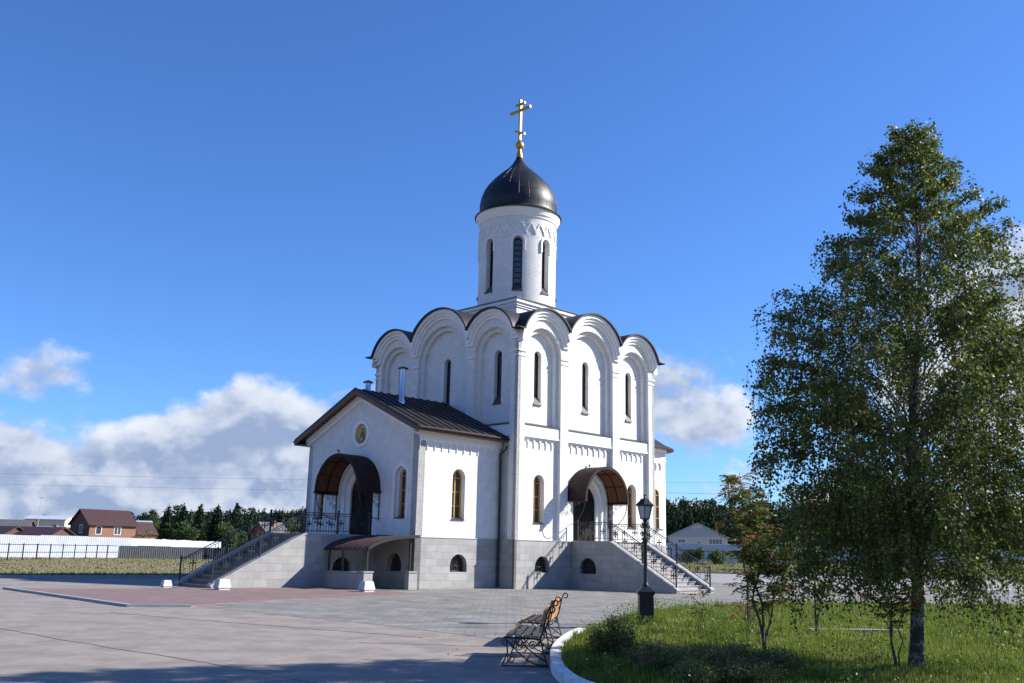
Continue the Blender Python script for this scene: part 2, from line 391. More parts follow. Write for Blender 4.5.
# ------------------------------------------------------------------ the church
OX, OY = .3225, 43.405
church = thing('church', 'white brick Orthodox church with a black onion dome, gilded cross and stone plinth', 'church', (OX, OY, 0), YAW)
WU, WV = 10.65, 10.9
FACES = {'R': Fr((0, 0), (1, 0), (0, -1)), 'E': Fr((WU, 0), (0, 1), (1, 0)), 'N': Fr((WU, WV), (-1, 0), (0, 1)), 'L': Fr((0, WV), (0, -1), (-1, 0))}
WID = {'R': WU, 'E': WV, 'N': WU, 'L': WV}
ZI = 10.93          # spring of the bay arches
ZC = 11.25          # centre of the roof arcs
def window(fr, parent, c, w, z0, z1, d, kind, label=None):
    bm = B(); plate(bm, fr, arched(c, w+.06, z0-.03, z1+.03), d-.04, d, ()); 
    t = .05 if kind == 'ochre' else .028
    bm.free(); bm = B()
    plate(bm, fr, arched(c, w+.02, z0, z1), d-.03, d+.05, [arched(c, w-2*t, z0+t, z1-t)])
    if kind == 'ochre':
        fbox(bm, fr, c-.028, c+.028, d+.001, d+.045, z0+t, z1-t-.01)
        for z in np.linspace(z0, z1-w/2, 4)[1:]: fbox(bm, fr, c-w/2+t, c+w/2-t, d+.002, d+.04, z-.02, z+.02)
    else:
        fbox(bm, fr, c-.012, c+.012, d+.001, d+.03, z0+t, z1-t-.01)
        for z in np.arange(z0+.3, z1-w/2, .3): fbox(bm, fr, c-w/2+t, c+w/2-t, d+.002, d+.028, z-.012, z+.012)
    wf = obj('window', bm, goldw if kind == 'ochre' else iron, parent)
    bm = B(); plate(bm, fr, arched(c, w-.02, z0+.01, z1-.01), d-.025, d-.005); obj('pane', bm, glass if kind == 'ochre' else glass2, wf)
    bm = B()
    hz = .42 if kind == 'slit' else .10; dd = .34 if kind == 'slit' else .36
    v = [bm.verts.new(fr.p(*q)) for q in ((c-w/2-.0, d+.06, z0+hz), (c+w/2, d+.06, z0+hz), (c+w/2+.03, d+dd, z0), (c-w/2-.03, d+dd, z0), (c-w/2, d+.06, z0-.02), (c+w/2, d+.06, z0-.02), (c+w/2+.03, d+dd, z0-.02), (c-w/2-.03, d+dd, z0-.02))]
    for q in ((0, 1, 2, 3), (7, 6, 5, 4), (0, 4, 5, 1), (1, 5, 6, 2), (2, 6, 7, 3), (3, 7, 4, 0)): bm.faces.new([v[k] for k in q])
    bmesh.ops.recalc_face_normals(bm, faces=bm.faces)
    obj('sill', bm, flash, wf)
    return wf
def arcature(fr, s0, s1, z, d0, d1, n, h=.5, parent=None, name='frieze'):
    st = (s1-s0)/n; pts = [(s0, z), (s1, z)]; 
    b = []
    for k in range(n):
        x1 = s1-k*st; x0 = x1-st; r = st/2-.014; cx = (x0+x1)/2
        b += [(x1, z-h), (x1-.014, z-h)]+arc(cx, z-h+.16, r, 0, 180, 8)[0:]+[(x0+.014, z-h)]
    out_ = [(s1, z-h)]; 
    poly = [(s0, z-h), (s0, z), (s1, z)][0:]
    P = [(s1, z), (s0, z), (s0, z-h)]
    for k in range(n):
        x0 = s0+k*st; x1 = x0+st; cx = (x0+x1)/2; r = st/2-.014
        P += [(x0+.014, z-h)]+arc(cx, z-h+.22, r, 180, 0, 8)+[(x1-.014, z-h)]
        P.append((x1, z-h)) if k == n-1 else None
    bm = B(); plate(bm, fr, P, d0, d1); return obj(name, bm, trim, parent)
def baywin(bays): return bays
walls_bm = {}
for key, fr in FACES.items():
    W = WID[key]; ep = .50; mp = .56; sb = 2.52; mb = W-2*ep-2*mp-2*sb
    bays = [(ep+sb/2, sb/2), (W/2, mb/2), (W-ep-sb/2, sb/2)]
    edges = [0, ep+sb+mp/2, W-ep-sb-mp/2, W]
    RO = [1.80, mb/2+.50, 1.80]; RC = [1.36, mb/2+.04, 1.36]
    det = key in 'RL'
    portal = key == 'R'
    # top outline following the three gables
    def topline(grow=0., lo=11.3, ex=0.):
        pts = []
        for i in (2, 1, 0):
            c, hw = bays[i]; r = RO[i]+grow; xl, xr = edges[i], edges[i+1]
            if i == 0: xl -= ex
            if i == 2: xr += ex
            a1 = math.degrees(math.acos(max(-1, min(1, (xr-c)/r)))); a2 = math.degrees(math.acos(max(-1, min(1, (xl-c)/r))))
            pts += arc(c, ZC, r, a1, a2, 20)
        return pts
    # deepest wall layer, windows cut right through
    uw = [arched(bays[0][0], .50, 8.45, 11.12), arched(bays[1][0], .50, 8.45, 11.14), arched(bays[2][0], .50, 8.45, 11.12)]
    lw = [arched(bays[0][0], .74, 2.86, 5.14), arched(bays[2][0], .74, 2.86, 5.14)]
    top = topline(-.03)
    bm = B()
    o1 = [(0+.42, 2.0), (W-.42, 2.0)]+[(min(max(x, .42), W-.42), z) for x, z in top]
    H1 = []
    if det: H1 += uw
    if key == 'R': H1 += lw+[arched(bays[1][0], 2.4, 2.08, 5.2, 20)]
    if key == 'L': H1 += [arched(W/2, 1.74, 2.08, 4.88, 20)]
    plate(bm, fr, o1, -.75, -.4, H1)
    obj('wall', bm, white, church)
    # middle layer
    bm = B(); H2 = []
    for c, hw in bays: H2.append([(c-hw+.22, 7.45), (c+hw-.22, 7.45)]+arc(c, ZI, hw-.22, 0, 180, 24))
    if key == 'R': H2 += lw+[arched(bays[1][0], 2.9, 2.08, 5.46, 24)]
    if key == 'L': H2 += [arched(W/2, 2.9, 2.08, 5.46, 24)]
    plate(bm, fr, [(.2, 2.0), (W-.2, 2.0)]+[(min(max(x, .2), W-.2), z) for x, z in top], -.4, -.2, H2)
    obj('wall', bm, white, church)
    # outer layer with pilasters
    bm = B(); H3 = []
    for c, hw in bays:
        H3.append([(c-hw, 7.45), (c+hw, 7.45)]+arc(c, ZI, hw, 0, 180, 24))
    lowr = [[(c-hw, 2.09), (c+hw, 2.09), (c+hw, 7.10), (c-hw, 7.10)] for c, hw in bays]
    for c, hw in bays:
        pass
    holes = [[(c-hw, 2.09), (c+hw, 2.09)]+[(c+hw, ZI)]+arc(c, ZI, hw, 0, 180, 24)[1:]+[] for c, hw in bays]
    plate(bm, fr, [(0, 2.0), (W, 2.0)]+[(min(max(x, 0), W), z) for x, z in top], -.2, 0, holes)
    obj('pilaster_wall', bm, white, church)
    for i, (c, hw) in enumerate(bays):
        bm = B(); fbox(bm, fr, c-hw+.002, c+hw-.002, -.199, -.06, 6.92, 7.40); fbox(bm, fr, c-hw+.002, c+hw-.002, -.199, -.035, 6.84, 6.92)
        v = [bm.verts.new(fr.p(*q)) for q in ((c-hw+.002, -.06, 7.40), (c+hw-.002, -.06, 7.40), (c+hw-.002, -.39, 7.52), (c-hw+.002, -.39, 7.52))]; bm.faces.new(v)
        obj('cornice', bm, trim, church)
        bm = B(); v = []
        for z_o in (0, .03):
            v += [bm.verts.new(fr.p(*q)) for q in ((c-hw+.004, -.02, 7.405+z_o), (c+hw-.004, -.02, 7.405+z_o), (c+hw-.004, -.395, 7.53+z_o), (c-hw+.004, -.395, 7.53+z_o))]
        for q in ((4, 5, 6, 7), (3, 2, 1, 0), (0, 1, 5, 4), (1, 2, 6, 5), (2, 3, 7, 6), (3, 0, 4, 7)): bm.faces.new([v[k] for k in q])
        bmesh.ops.recalc_face_normals(bm, faces=bm.faces)
        obj('flashing', bm, flash, church)
        if det: arcature(fr, c-hw+.01, c+hw-.01, 6.84, -.199, -.15, 8 if i == 1 else 6, .50, church)
        # roll mouldings that frame the bay arches
        for rr, dd in ((hw, 0.), (hw-.22, -.2)):
            pass
    # impost bands
    pil = [(0, ep), (bays[0][0]+bays[0][1], bays[1][0]-bays[1][1]), (bays[1][0]+bays[1][1], bays[2][0]-bays[2][1]), (W-ep, W)]
    for j, (a, b) in enumerate(pil):
        xa = a-(.05 if j == 0 else .03); xb = b+(.05 if j == 3 else .03)
        bm = B(); fbox(bm, fr, xa, xb, -.05, .05, 10.83, 10.93); fbox(bm, fr, xa+.02, xb-.02, -.05, .03, 10.60, 10.67)
        obj('impost_band', bm, trim, church)
    # stepped archivolts that carry the roof edge
    for k, (dr, dd, zb) in enumerate(((0., .10, 11.42), (.15, .20, 11.58), (.29, .30, 11.74))):
        bm = B()
        for i, (c, hw) in enumerate(bays):
            ri = RC[i]+dr*(1 if i != 1 else .95); ro = RO[i]-.001; xl, xr = edges[i], edges[i+1]
            e = dd
            if i == 0: xl = -e
            if i == 2: xr = W+e
            def ang(x, r): return math.degrees(math.acos(max(-1, min(1, (x-c)/r))))
            zi = ZC+.0
            zbb = zb if (i != 1) else zb
            ai = math.degrees(math.asin(min(1, max(0, (zb-ZC)/ri))))
            outer = arc(c, ZC, ro, ang(xr, ro), ang(xl, ro), 24)
            inner = arc(c, ZC, ri, 180-ai, ai, 24)
            P = [(xr, zb)]; 
            if outer[0][1] > zb+.01: P += outer
            else: P = [(c+math.sqrt(max(0, ro*ro-(zb-ZC)**2)), zb)]+[q for q in outer if q[1] > zb+.005]
            if outer[-1][1] > zb+.01: P += [(xl, zb)]
            else: P += [(c-math.sqrt(max(0, ro*ro-(zb-ZC)**2)), zb)]
            P += inner
            # drop inner points outside the clip
            plate(bm, fr, P, -.05 if k == 0 else dd-.10, dd)
        obj('archivolt', bm, trim, church)
    # roof: three vaults behind the gables, with a thick dark edge that flares at the corners
    bm = B()
    for i, (c, hw) in enumerate(bays):
        r0 = RO[i]+.005; r1 = RO[i]+.085; xl, xr = edges[i], edges[i+1]
        def ang(x, r): return math.degrees(math.acos(max(-1, min(1, (x-c)/r))))
        xl2 = -.38 if i == 0 else xl+.0; xr2 = W+.38 if i == 2 else xr
        lo = 11.86
        aR = ang(xr2, r0) if i != 2 else math.degrees(math.asin((lo-ZC)/r0)); aL = ang(xl2, r0) if i != 0 else 180-math.degrees(math.asin((lo-ZC)/r0))
        n = 26; P = arc(c, ZC, r1, aR, aL, n); Q = arc(c, ZC, r0, aR, aL, n)
        if i == 0: P += [(-.16, lo+.02), (-.5, lo-.01)]; Q += [(-.18, lo-.05), (-.5, lo-.05)]
        if i == 2: P = [(W+.5, lo-.01), (W+.16, lo+.02)]+P; Q = [(W+.5, lo-.05), (W+.18, lo-.05)]+Q
        # each vault runs inwards; mitre the corner ones
        def dep(s): 
            return -min(s if i == 0 else 99, (W-s) if i == 2 else 99, 3.6 if i == 1 else 99) if False else None
        m = len(P)
        F1, F2, B1, B2 = [], [], [], []
        for (px, pz), (qx, qz) in zip(P, Q):
            dq = -3.2
            fo = .42
            if i == 0 and px < .0: fo = .42
            F1.append(bm.verts.new(fr.p(px, fo, pz))); F2.append(bm.verts.new(fr.p(qx, fo, qz)))
            if (i == 0 and px < 0.2) or (i == 2 and px > W-.2): bd = -.0
            else: bd = dq
            B1.append(bm.verts.new(fr.p(px, bd, pz))); B2.append(bm.verts.new(fr.p(qx, bd, qz)))
        for a in range(m-1):
            bm.faces.new([F1[a], F1[a+1], B1[a+1], B1[a]]); bm.faces.new([F2[a+1], F2[a], B2[a], B2[a+1]])
            bm.faces.new([F1[a+1], F1[a], F2[a], F2[a+1]]); bm.faces.new([B1[a], B1[a+1], B2[a+1], B2[a]])
        bm.faces.new([F1[0], B1[0], B2[0], F2[0]]); bm.faces.new([F1[-1], F2[-1], B2[-1], B1[-1]])
    bmesh.ops.recalc_face_normals(bm, faces=bm.faces)
    obj('roof', bm, roofm, church, smooth=True, angle=50)
    # plinth
    bm = B(); bw = arched
    hp = []
    if key == 'R': hp = [arched(bays[0][0]+.05, 1.0, .66, 1.40)]
    plate(bm, fr, [(-.04, -.4), (W+.04, -.4), (W+.04, 2.08), (-.04, 2.08)], -.1, .04, hp)
    plate(bm, fr, [(.3, -.4), (W-.3, -.4), (W-.3, 2.07), (.3, 2.07)], -.45, -.1, hp)
    obj('plinth', bm, stone, church)
    bm = B(); fbox(bm, fr, -.06, W+.06, .0, .06, 2.08, 2.12); obj('plinth_cap', bm, stonecap, church)
    if key == 'R':
        for c, hw in (bays[0], bays[2]): window(fr, church, c, .72, 2.88, 5.12, -.52, 'ochre')
    if det:
        for i, (c, hw) in enumerate(bays): window(fr, church, c, .48, 8.47, 11.10, -.66, 'slit')
def basement_window(fr, c, z0, z1, w, d, parent=None):
    bm = B(); plate(bm, fr, arched(c, w, z0, z1), d-.02, d); w_ = obj('basement_window', bm, glass, parent or church)
    bm = B()
    for k in range(-3, 4):
        x = c+k*w/8; hh = math.sqrt(max(0, 1-(k/4)**2)); tube(bm, [fr.p(x, d+.06, z0), fr.p(x, d+.06, z0+(z1-z0)*(.35+.62*hh))], .011, 5)
    for q in (.3, .62): tube(bm, [fr.p(c+w*q/1.4*math.cos(R_(a)), d+.07, z0+(z1-z0)*q*1.2*math.sin(R_(a))) for a in range(0, 181, 20)], .010, 5)
    tube(bm, [fr.p(c-w/2, d+.06, z0+.03), fr.p(c+w/2, d+.06, z0+.03)], .012, 5)
    obj('grille', bm, iron, w_)
basement_window(FACES['R'], .50+1.26+.05, .66, 1.40, 1.0, -.22)

# central roof mass, drum pedestal
bm = B(); box(bm, 2.2, WU-2.2, 2.2, WV-2.2, 10.5, 13.0)
prof = []
v0 = [bm.verts.new(p) for p in ((.6, .6, 12.0), (WU-.6, .6, 12.0), (WU-.6, WV-.6, 12.0), (.6, WV-.6, 12.0))]
v1 = [bm.verts.new(p) for p in ((3.0, 3.0, 13.55), (WU-3.0, 3.0, 13.55), (WU-3.0, WV-3.0, 13.55), (3.0, WV-3.0, 13.55))]
for k in range(4): bm.faces.new([v0[k], v0[(k+1) % 4], v1[(k+1) % 4], v1[k]])
bm.faces.new(v1); bm.faces.new(v0[::-1])
obj('roof_core', bm, roofm, church)
DX, DY = 5.32, 5.45
bm = B()
for h, a, b in ((2.18, 12.9, 14.12), (2.25, 14.12, 14.22), (2.31, 14.22, 14.36), (2.40, 14.36, 14.54)): box(bm, DX-h, DX+h, DY-h, DY+h, a, b)
obj('drum_pedestal', bm, trim, church)
bm = B(); box(bm, DX-2.46, DX+2.46, DY-2.46, DY+2.46, 14.54, 14.585)
v0 = [bm.verts.new((DX+i*2.46, DY+j*2.46, 14.585)) for i, j in ((-1, -1), (1, -1), (1, 1), (-1, 1))]; t_ = bm.verts.new((DX, DY, 14.9))
for k in range(4): bm.faces.new([v0[k], v0[(k+1) % 4], t_])
obj('pedestal_flashing', bm, flash, church)
# drum: built as a curved plate so the eight slit windows are real openings
drum = None
def curved(bm, outline, holes, r0, r1, cx=DX, cy=DY, a_off=0.):
    # outline in (angle degrees, z): densified strips then wrapped on a cylinder
    loops = [[Vector((a, z, 0)) for a, z in lp] for lp in (outline, *holes)]
    flat = [p for lp in loops for p in lp]; tris = tessellate_polygon(loops)
    def P(a, z, r): return (cx+r*math.cos(R_(a+a_off)), cy+r*math.sin(R_(a+a_off)), z)
    f = [bm.verts.new(P(p.x, p.y, r1)) for p in flat]; b = [bm.verts.new(P(p.x, p.y, r0)) for p in flat]
    for t in tris:
        if len(set(t)) < 3: continue
        for vv in (f, b):
            try: bm.faces.new([vv[i] for i in t])
            except ValueError: pass
    o = 0
    for lp in loops:
        n = len(lp)
        for i in range(n):
            j = (i+1) % n
            try: bm.faces.new([f[o+i], f[o+j], b[o+j], b[o+i]])
            except ValueError: pass
        o += n
DR = 2.17
bm = B()
def grid_wall(bm, a0, a1, z0, z1, ra, rb, n, cx=DX, cy=DY):
    # simple curved block
    ri = [[bm.verts.new((cx+r*math.cos(R_(a0+(a1-a0)*k/n)), cy+r*math.sin(R_(a0+(a1-a0)*k/n)), z)) for k in range(n+1)] for r, z in ((ra, z0), (rb, z0), (rb, z1), (ra, z1))]
    for q in range(4):
        A, C_ = ri[q], ri[(q+1) % 4]
        for k in range(n): bm.faces.new([A[k], A[k+1], C_[k+1], C_[k]])
    bm.faces.new([r[0] for r in ri]); bm.faces.new([r[-1] for r in ri][::-1])
hwin = 7.2   # half width of the outer splay in degrees
ZW0, ZW1 = 15.30, 18.36
for k in range(8):
    c = 45*k+45*0+0.; 
    grid_wall(bm, c+hwin, c+45-hwin, ZW0, ZW1-.02, DR-.42, DR, 8)
    # arched head over the window
    r_z = DR*math.tan(R_(hwin)); pts = []
    zc = ZW1-.27
    top_ = [(c+hwin, ZW1+.0), (c-hwin, ZW1+.0)]
    low = [(c-hwin, zc)]+[(c+hwin*math.cos(R_(a)), zc+.27*math.sin(R_(a))) for a in range(180, -1, -15)]
    curved(bm, [(c+hwin, ZW1-.02+.02)]+[(c-hwin, ZW1)]+[(c+hwin*math.cos(R_(a)), zc+.25*math.sin(R_(a))) for a in range(180, -1, -15)], [], DR-.42, DR-.001)
bmesh.ops.recalc_face_normals(bm, faces=bm.faces)
lathe(bm, DX, DY, [(DR, 14.5), (DR, ZW0)], 64); lathe(bm, DX, DY, [(DR-.42, ZW0), (DR, ZW0-.0)], 64)
lathe(bm, DX, DY, [(DR-.42, ZW1-.01), (DR-.001, ZW1-.01), (DR-.0, 19.5), (DR+.03, 19.62)], 64)
obj('drum', bm, white, church, smooth=True, angle=30)
bm = B(); lathe(bm, DX, DY, [(DR+.0, 19.50), (DR+.05, 19.52), (DR+.06, 19.62), (DR+.13, 19.70), (DR+.13, 19.78), (DR+.22, 19.90), (DR+.23, 20.0), (DR, 20.0)], 96)
obj('drum_cornice', bm, trim, church, smooth=True)
# zigzag frieze of little ogee arches round the drum
bm = B(); n = 24
for k in range(n):
    a = 360*k/n+3.75; w = 360/n
    P = [(a, 19.22)]; 
    prof = [(-.5, 18.62), (-.47, 18.80), (-.30, 18.90), (-.22, 19.02), (0, 19.20), (.22, 19.02), (.30, 18.90), (.47, 18.80), (.5, 18.62)]
    inn = [(q*1.0 if abs(q) < .49 else q, z-.11) for q, z in prof]
    poly = [(a+q*w, z) for q, z in prof]+[(a+q*w*.86, z-.10) for q, z in prof[::-1]]
    curved(bm, poly, [], DR-.02, DR+.05)
bmesh.ops.recalc_face_normals(bm, faces=bm.faces); obj('frieze', bm, trim, church)
for k in range(8):
    c = R_(45*k); fr = Fr((DX+(DR)*math.cos(c), DY+DR*math.sin(c)), (-math.sin(c), math.cos(c)), (math.cos(c), math.sin(c)))
    bm = B()
    plate(bm, fr, arched(0, .44, 15.3, 18.3), -.36, -.28, [arched(0, .36, 15.34, 18.26)])
    for z in np.arange(15.75, 18.1, .31): fbox(bm, fr, -.18, .18, -.34, -.29, z-.014, z+.014)
    wf = obj('window', bm, iron, church)
    bm = B(); plate(bm, fr, arched(0, .44, 15.3, 18.3), -.41, -.37); obj('pane', bm, glass2, wf)
    bm = B()
    v = [bm.verts.new(fr.p(*q)) for q in ((-.22, -.28, 15.70), (.22, -.28, 15.70), (.29, .05, 15.28), (-.29, .05, 15.28), (-.22, -.28, 15.2), (.22, -.28, 15.2), (.29, .05, 15.24), (-.29, .05, 15.24))]
    for q in ((0, 1, 2, 3), (7, 6, 5, 4), (0, 4, 5, 1), (1, 5, 6, 2), (2, 6, 7, 3), (3, 7, 4, 0)): bm.faces.new([v[k2] for k2 in q])
    bmesh.ops.recalc_face_normals(bm, faces=bm.faces); obj('sill', bm, flash, wf)
    bm = B()       # hood moulding that ends halfway down the jambs
    O_ = [(-.39, 17.55)]+arc(0, 18.07, .39, 180, 0, 14)+[(.39, 17.55)]; I_ = [(.29, 17.55)]+arc(0, 18.07, .29, 0, 180, 14)+[(-.29, 17.55)]
    plate(bm, fr, O_+I_, -.06, .045); obj('hood_mould', bm, trim, wf)
# onion dome
pr = [(2.46, 19.97), (2.48, 20.02), (2.36, 20.09), (2.22, 20.16), (2.19, 20.32), (2.21, 20.6), (2.20, 20.85), (2.13, 21.2), (1.98, 21.6), (1.75, 21.96), (1.46, 22.30), (1.16, 22.60), (.88, 22.86), (.64, 23.08), (.44, 23.32), (.28, 23.58), (.17, 23.80), (.13, 23.95)]
bm = B(); lathe(bm, DX, DY, pr, 96)
dome = obj('dome', bm, domem, church, smooth=True, angle=60)
bm = B()
for k in range(24):
    a = R_(15*k)
    tube(bm, [(DX+(r+.004)*math.cos(a), DY+(r+.004)*math.sin(a), z) for r, z in pr[4:13]], .005, 4)
for z_, r in ((21.2, 2.13), (22.3, 1.46)):
    tube(bm, [(DX+(r+.003)*math.cos(R_(a)), DY+(r+.003)*math.sin(R_(a)), z_) for a in range(0, 361, 8)], .006, 4)
obj('seam', bm, domem, dome)
bm = B(); lathe(bm, DX, DY, [(0, 23.8), (.20, 23.8), (.17, 24.0), (.10, 24.30), (.09, 24.38), (.0, 24.4)], 24)
lathe(bm, DX, DY, [(.0, 24.34)]+[(.25*math.cos(R_(a)), 24.58+.25*math.sin(R_(a))) for a in range(-80, 81, 16)]+[(0, 24.83)], 24)
lathe(bm, DX, DY, [(.08, 24.8), (.12, 24.86), (.06, 24.94), (.0, 24.96)], 16)
obj('cross_base', bm, gold, dome, smooth=True)
bm = B(); t = .065
box(bm, DX-t, DX+t, DY-t, DY+t, 24.8, 27.45)
box(bm, DX-t*.9, DX+t*.9, DY-.80, DY+.80, 26.72, 26.86); box(bm, DX-t*.9, DX+t*.9, DY-.36, DY+.36, 27.12, 27.24)
v = [bm.verts.new((DX+i*t*.9, DY+j, 25.40+.18*j/.38+kk)) for i in (-1, 1) for kk in (-.06, .06) for j in (-.38, .38)]
for q in ((0, 1, 3, 2), (4, 6, 7, 5), (0, 4, 5, 1), (2, 3, 7, 6), (0, 2, 6, 4), (1, 5, 7, 3)): bm.faces.new([v[k] for k in q])
bmesh.ops.recalc_face_normals(bm, faces=bm.faces); obj('cross', bm, gold, dome)

# ------------------------------------------------------------------ narthex
NU, NV0, NV1 = -4.93, 1.05, 9.40
NW = NV1-NV0; NC = NW/2
FG = Fr((NU, NV1), (0, -1), (-1, 0)); FS = Fr((NU, NV0), (1, 0), (0, -1)); FB = Fr((0, NV1), (-1, 0), (0, 1))
SL = .44; EH = 6.80
gable = [(0, 2.0), (NW, 2.0), (NW, EH), (NC, EH+SL*NC), (0, EH)]
gw = [arched(NW-1.12, .80, 2.86, 5.12), arched(1.12, .80, 2.86, 5.12)]
iconhole = arc(NC, 6.74, .47, 0, 345, 23)
bm = B(); plate(bm, FG, gable, -.38, -.14, [arched(NC, 2.4, 2.08, 5.2, 20)]+[arched(NW-1.12, .56, 2.9, 5.0), arched(1.12, .56, 2.9, 5.0)])
plate(bm, FG, gable, -.14, 0, [arched(NC, 2.9, 2.08, 5.46, 24)]+gw+[iconhole])
obj('narthex_wall', bm, white, church)
for s in (NW-1.12, 1.12):
    window(FG, church, s, .56, 2.9, 5.0, -.30, 'ochre')
    bm = B(); plate(bm, FG, arched(s, 1.06, 2.98, 5.25), -.0, .035, [arched(s, .80, 2.979, 5.12)] if False else [])
    bm.free(); bm = B(); r = .40; ro = .53; zc = 5.12-.40
    plate(bm, FG, [(s+r, 2.86), (s+ro, 2.86)]+arc(s, zc, ro, 0, 180, 14)+[(s-ro, 2.86), (s-r, 2.86)]+arc(s, zc, r, 180, 0, 14), -.02, .035)
    obj('window_surround', bm, trim, church)
wc = 4.93-2.50-.10
bm = B(); plate(bm, FS, [(0, 2.0), (4.93, 2.0), (4.93, EH), (0, EH)], -.38, 0, [arched(2.38, .76, 2.88, 5.12)]); obj('narthex_wall', bm, white, church)
window(FS, church, 2.38, .74, 2.90, 5.10, -.30, 'ochre')
bm = B(); plate(bm, FB, [(0, 2.0), (4.93, 2.0), (4.93, EH), (0, EH)], -.38, 0); obj('narthex_wall', bm, white, church)
arcature(FS, .02, 4.75, 6.26, -.02, .045, 11, .46, church)
bm = B(); fbox(bm, FS, .0, 4.93, .0, .09, 6.26, 6.52); fbox(bm, FS, .0, 4.93, .0, .14, 6.52, EH-.02); obj('cornice', bm, trim, church)
bm = B()        # raking cornice of the gable, two steps
for off, dd, th in ((0.0, .16, .22), (.22, .09, .16)):
    for sgn in (-1, 1):
        e = NC+.12
        P = [(NC, EH+SL*NC-off), (NC+sgn*e, EH-SL*.12-off), (NC+sgn*e, EH-SL*.12-off-th), (NC, EH+SL*NC-off-th)]
        plate(bm, FG, P, .0+(.001 if sgn > 0 else .002), dd)
obj('raking_cornice', bm, trim, church)
bm = B(); plate(bm, FG, [(-.04, -.5), (NW+.04, -.5), (NW+.04, 2.08), (-.04, 2.08)], -.3, .04, [arched(NW-1.3, 1.0, .66, 1.42)])
plate(bm, FS, [(-.04, -.5), (4.88, -.5), (4.88, 2.08), (-.04, 2.08)], -.3, .04, [arched(2.48, 1.0, .66, 1.42)])
plate(bm, FB, [(0, -.5), (4.97, -.5), (4.97, 2.08), (0, 2.08)], -.3, .04)
obj('plinth', bm, stone, church)
bm = B(); fbox(bm, FG, -.06, NW+.06, .0, .06, 2.08, 2.115); fbox(bm, FS, -.0, 4.86, .0, .06, 2.08, 2.115); obj('plinth_cap', bm, stonecap, church)
basement_window(FS, 2.48, .66, 1.42, 1.0, -.24); basement_window(FG, NW-1.3, .66, 1.42, 1.0, -.24)
# narthex roof: standing seam slabs
rv = (NV0+NV1)/2
bm = B(); fas = B(); guts = []
for sg in (-1, 1):
    e = NW/2+(.62 if sg > 0 else .50); zt = EH+SL*NW/2+.10; ze = zt-SL*e
    for (dz, dz2) in ((0, .07),):
        v = [bm.verts.new((u, rv+sg*a, z)) for u in (NU-.52, 0.0) for a, z in ((0, zt), (e, ze), (e, ze+dz2), (0, zt+dz2))]
        for q in ((0, 1, 2, 3), (7, 6, 5, 4), (0, 4, 5, 1), (1, 5, 6, 2), (2, 6, 7, 3), (3, 7, 4, 0)): bm.faces.new([v[k] for k in q])
    for k in range(12):
        u = NU-.5+k*.487
        a = Vector((u, rv+sg*.02, zt+.085)); b = Vector((u, rv+sg*(e-.01), ze+.085)); bar(bm, a, b, .03, .05)
    # brown boards under the verge and eaves
    v0, v1 = Vector((NU-.50, rv, zt-.10)), Vector((NU-.50, rv+sg*e, ze-.10)); bar(fas, v0, v1, .03, .2)
    bar(fas, (NU-.5, rv+sg*(e-.02), ze-.09), (-.02, rv+sg*(e-.02), ze-.09), .04, .18)
    v = [fas.verts.new(p) for p in ((NU-.5, rv+sg*(NW/2), ze-.14), (NU-.5, rv+sg*e, ze-.16), (0, rv+sg*e, ze-.16), (0, rv+sg*(NW/2), ze-.14))]; fas.faces.new(v)
    v = [fas.verts.new(p) for p in ((NU-.0, rv, zt-.12), (NU-.0, rv+sg*e, ze-.12), (NU-.5, rv+sg*e, ze-.12), (NU-.5, rv, zt-.12))]; fas.faces.new(v)
    gut = B(); tube(gut, [(NU-.5, rv+sg*(e+.06), ze-.0), (.03, rv+sg*(e+.06), ze-.03)], .055, 8); guts.append(gut)
bmesh.ops.recalc_face_normals(bm, faces=bm.faces)
nroof = obj('narthex_roof', bm, roofm, church); obj('fascia', fas, woodfascia, nroof)
for g in guts: obj('gutter', g, brown, nroof)
bm = B(); ey = rv-(NW/2+.54)
tube(bm, [(-.12, ey, 6.35), (-.12, ey+.05, 6.2), (-.14, .92, 5.95), (-.14, .90, 5.7), (-.14, .90, -.0)], .05, 8)
for z in (1.2, 3., 4.6): tube(bm, [(-.14, .90, z-.03), (-.14, .90, z+.03)], .065, 8)
obj('downpipe', bm, iron, church, smooth=True)
def roofz(v): return EH+SL*NW/2+.17-SL*abs(v-rv)
def chimney(u, v, r, top, name='chimney'):
    z0 = roofz(v)-.05
    bm = B(); lathe(bm, u, v, [(r*1.25, z0), (r*1.25, z0+.18), (r, z0+.22), (r, top-.14)], 16); c = obj(name, bm, zinc, church, smooth=True)
    bm = B(); lathe(bm, u, v, [(r*1.0, top-.14), (r*1.9, top-.14), (r*1.9, top-.10), (0, top)], 16); obj('cap', bm, iron, c)
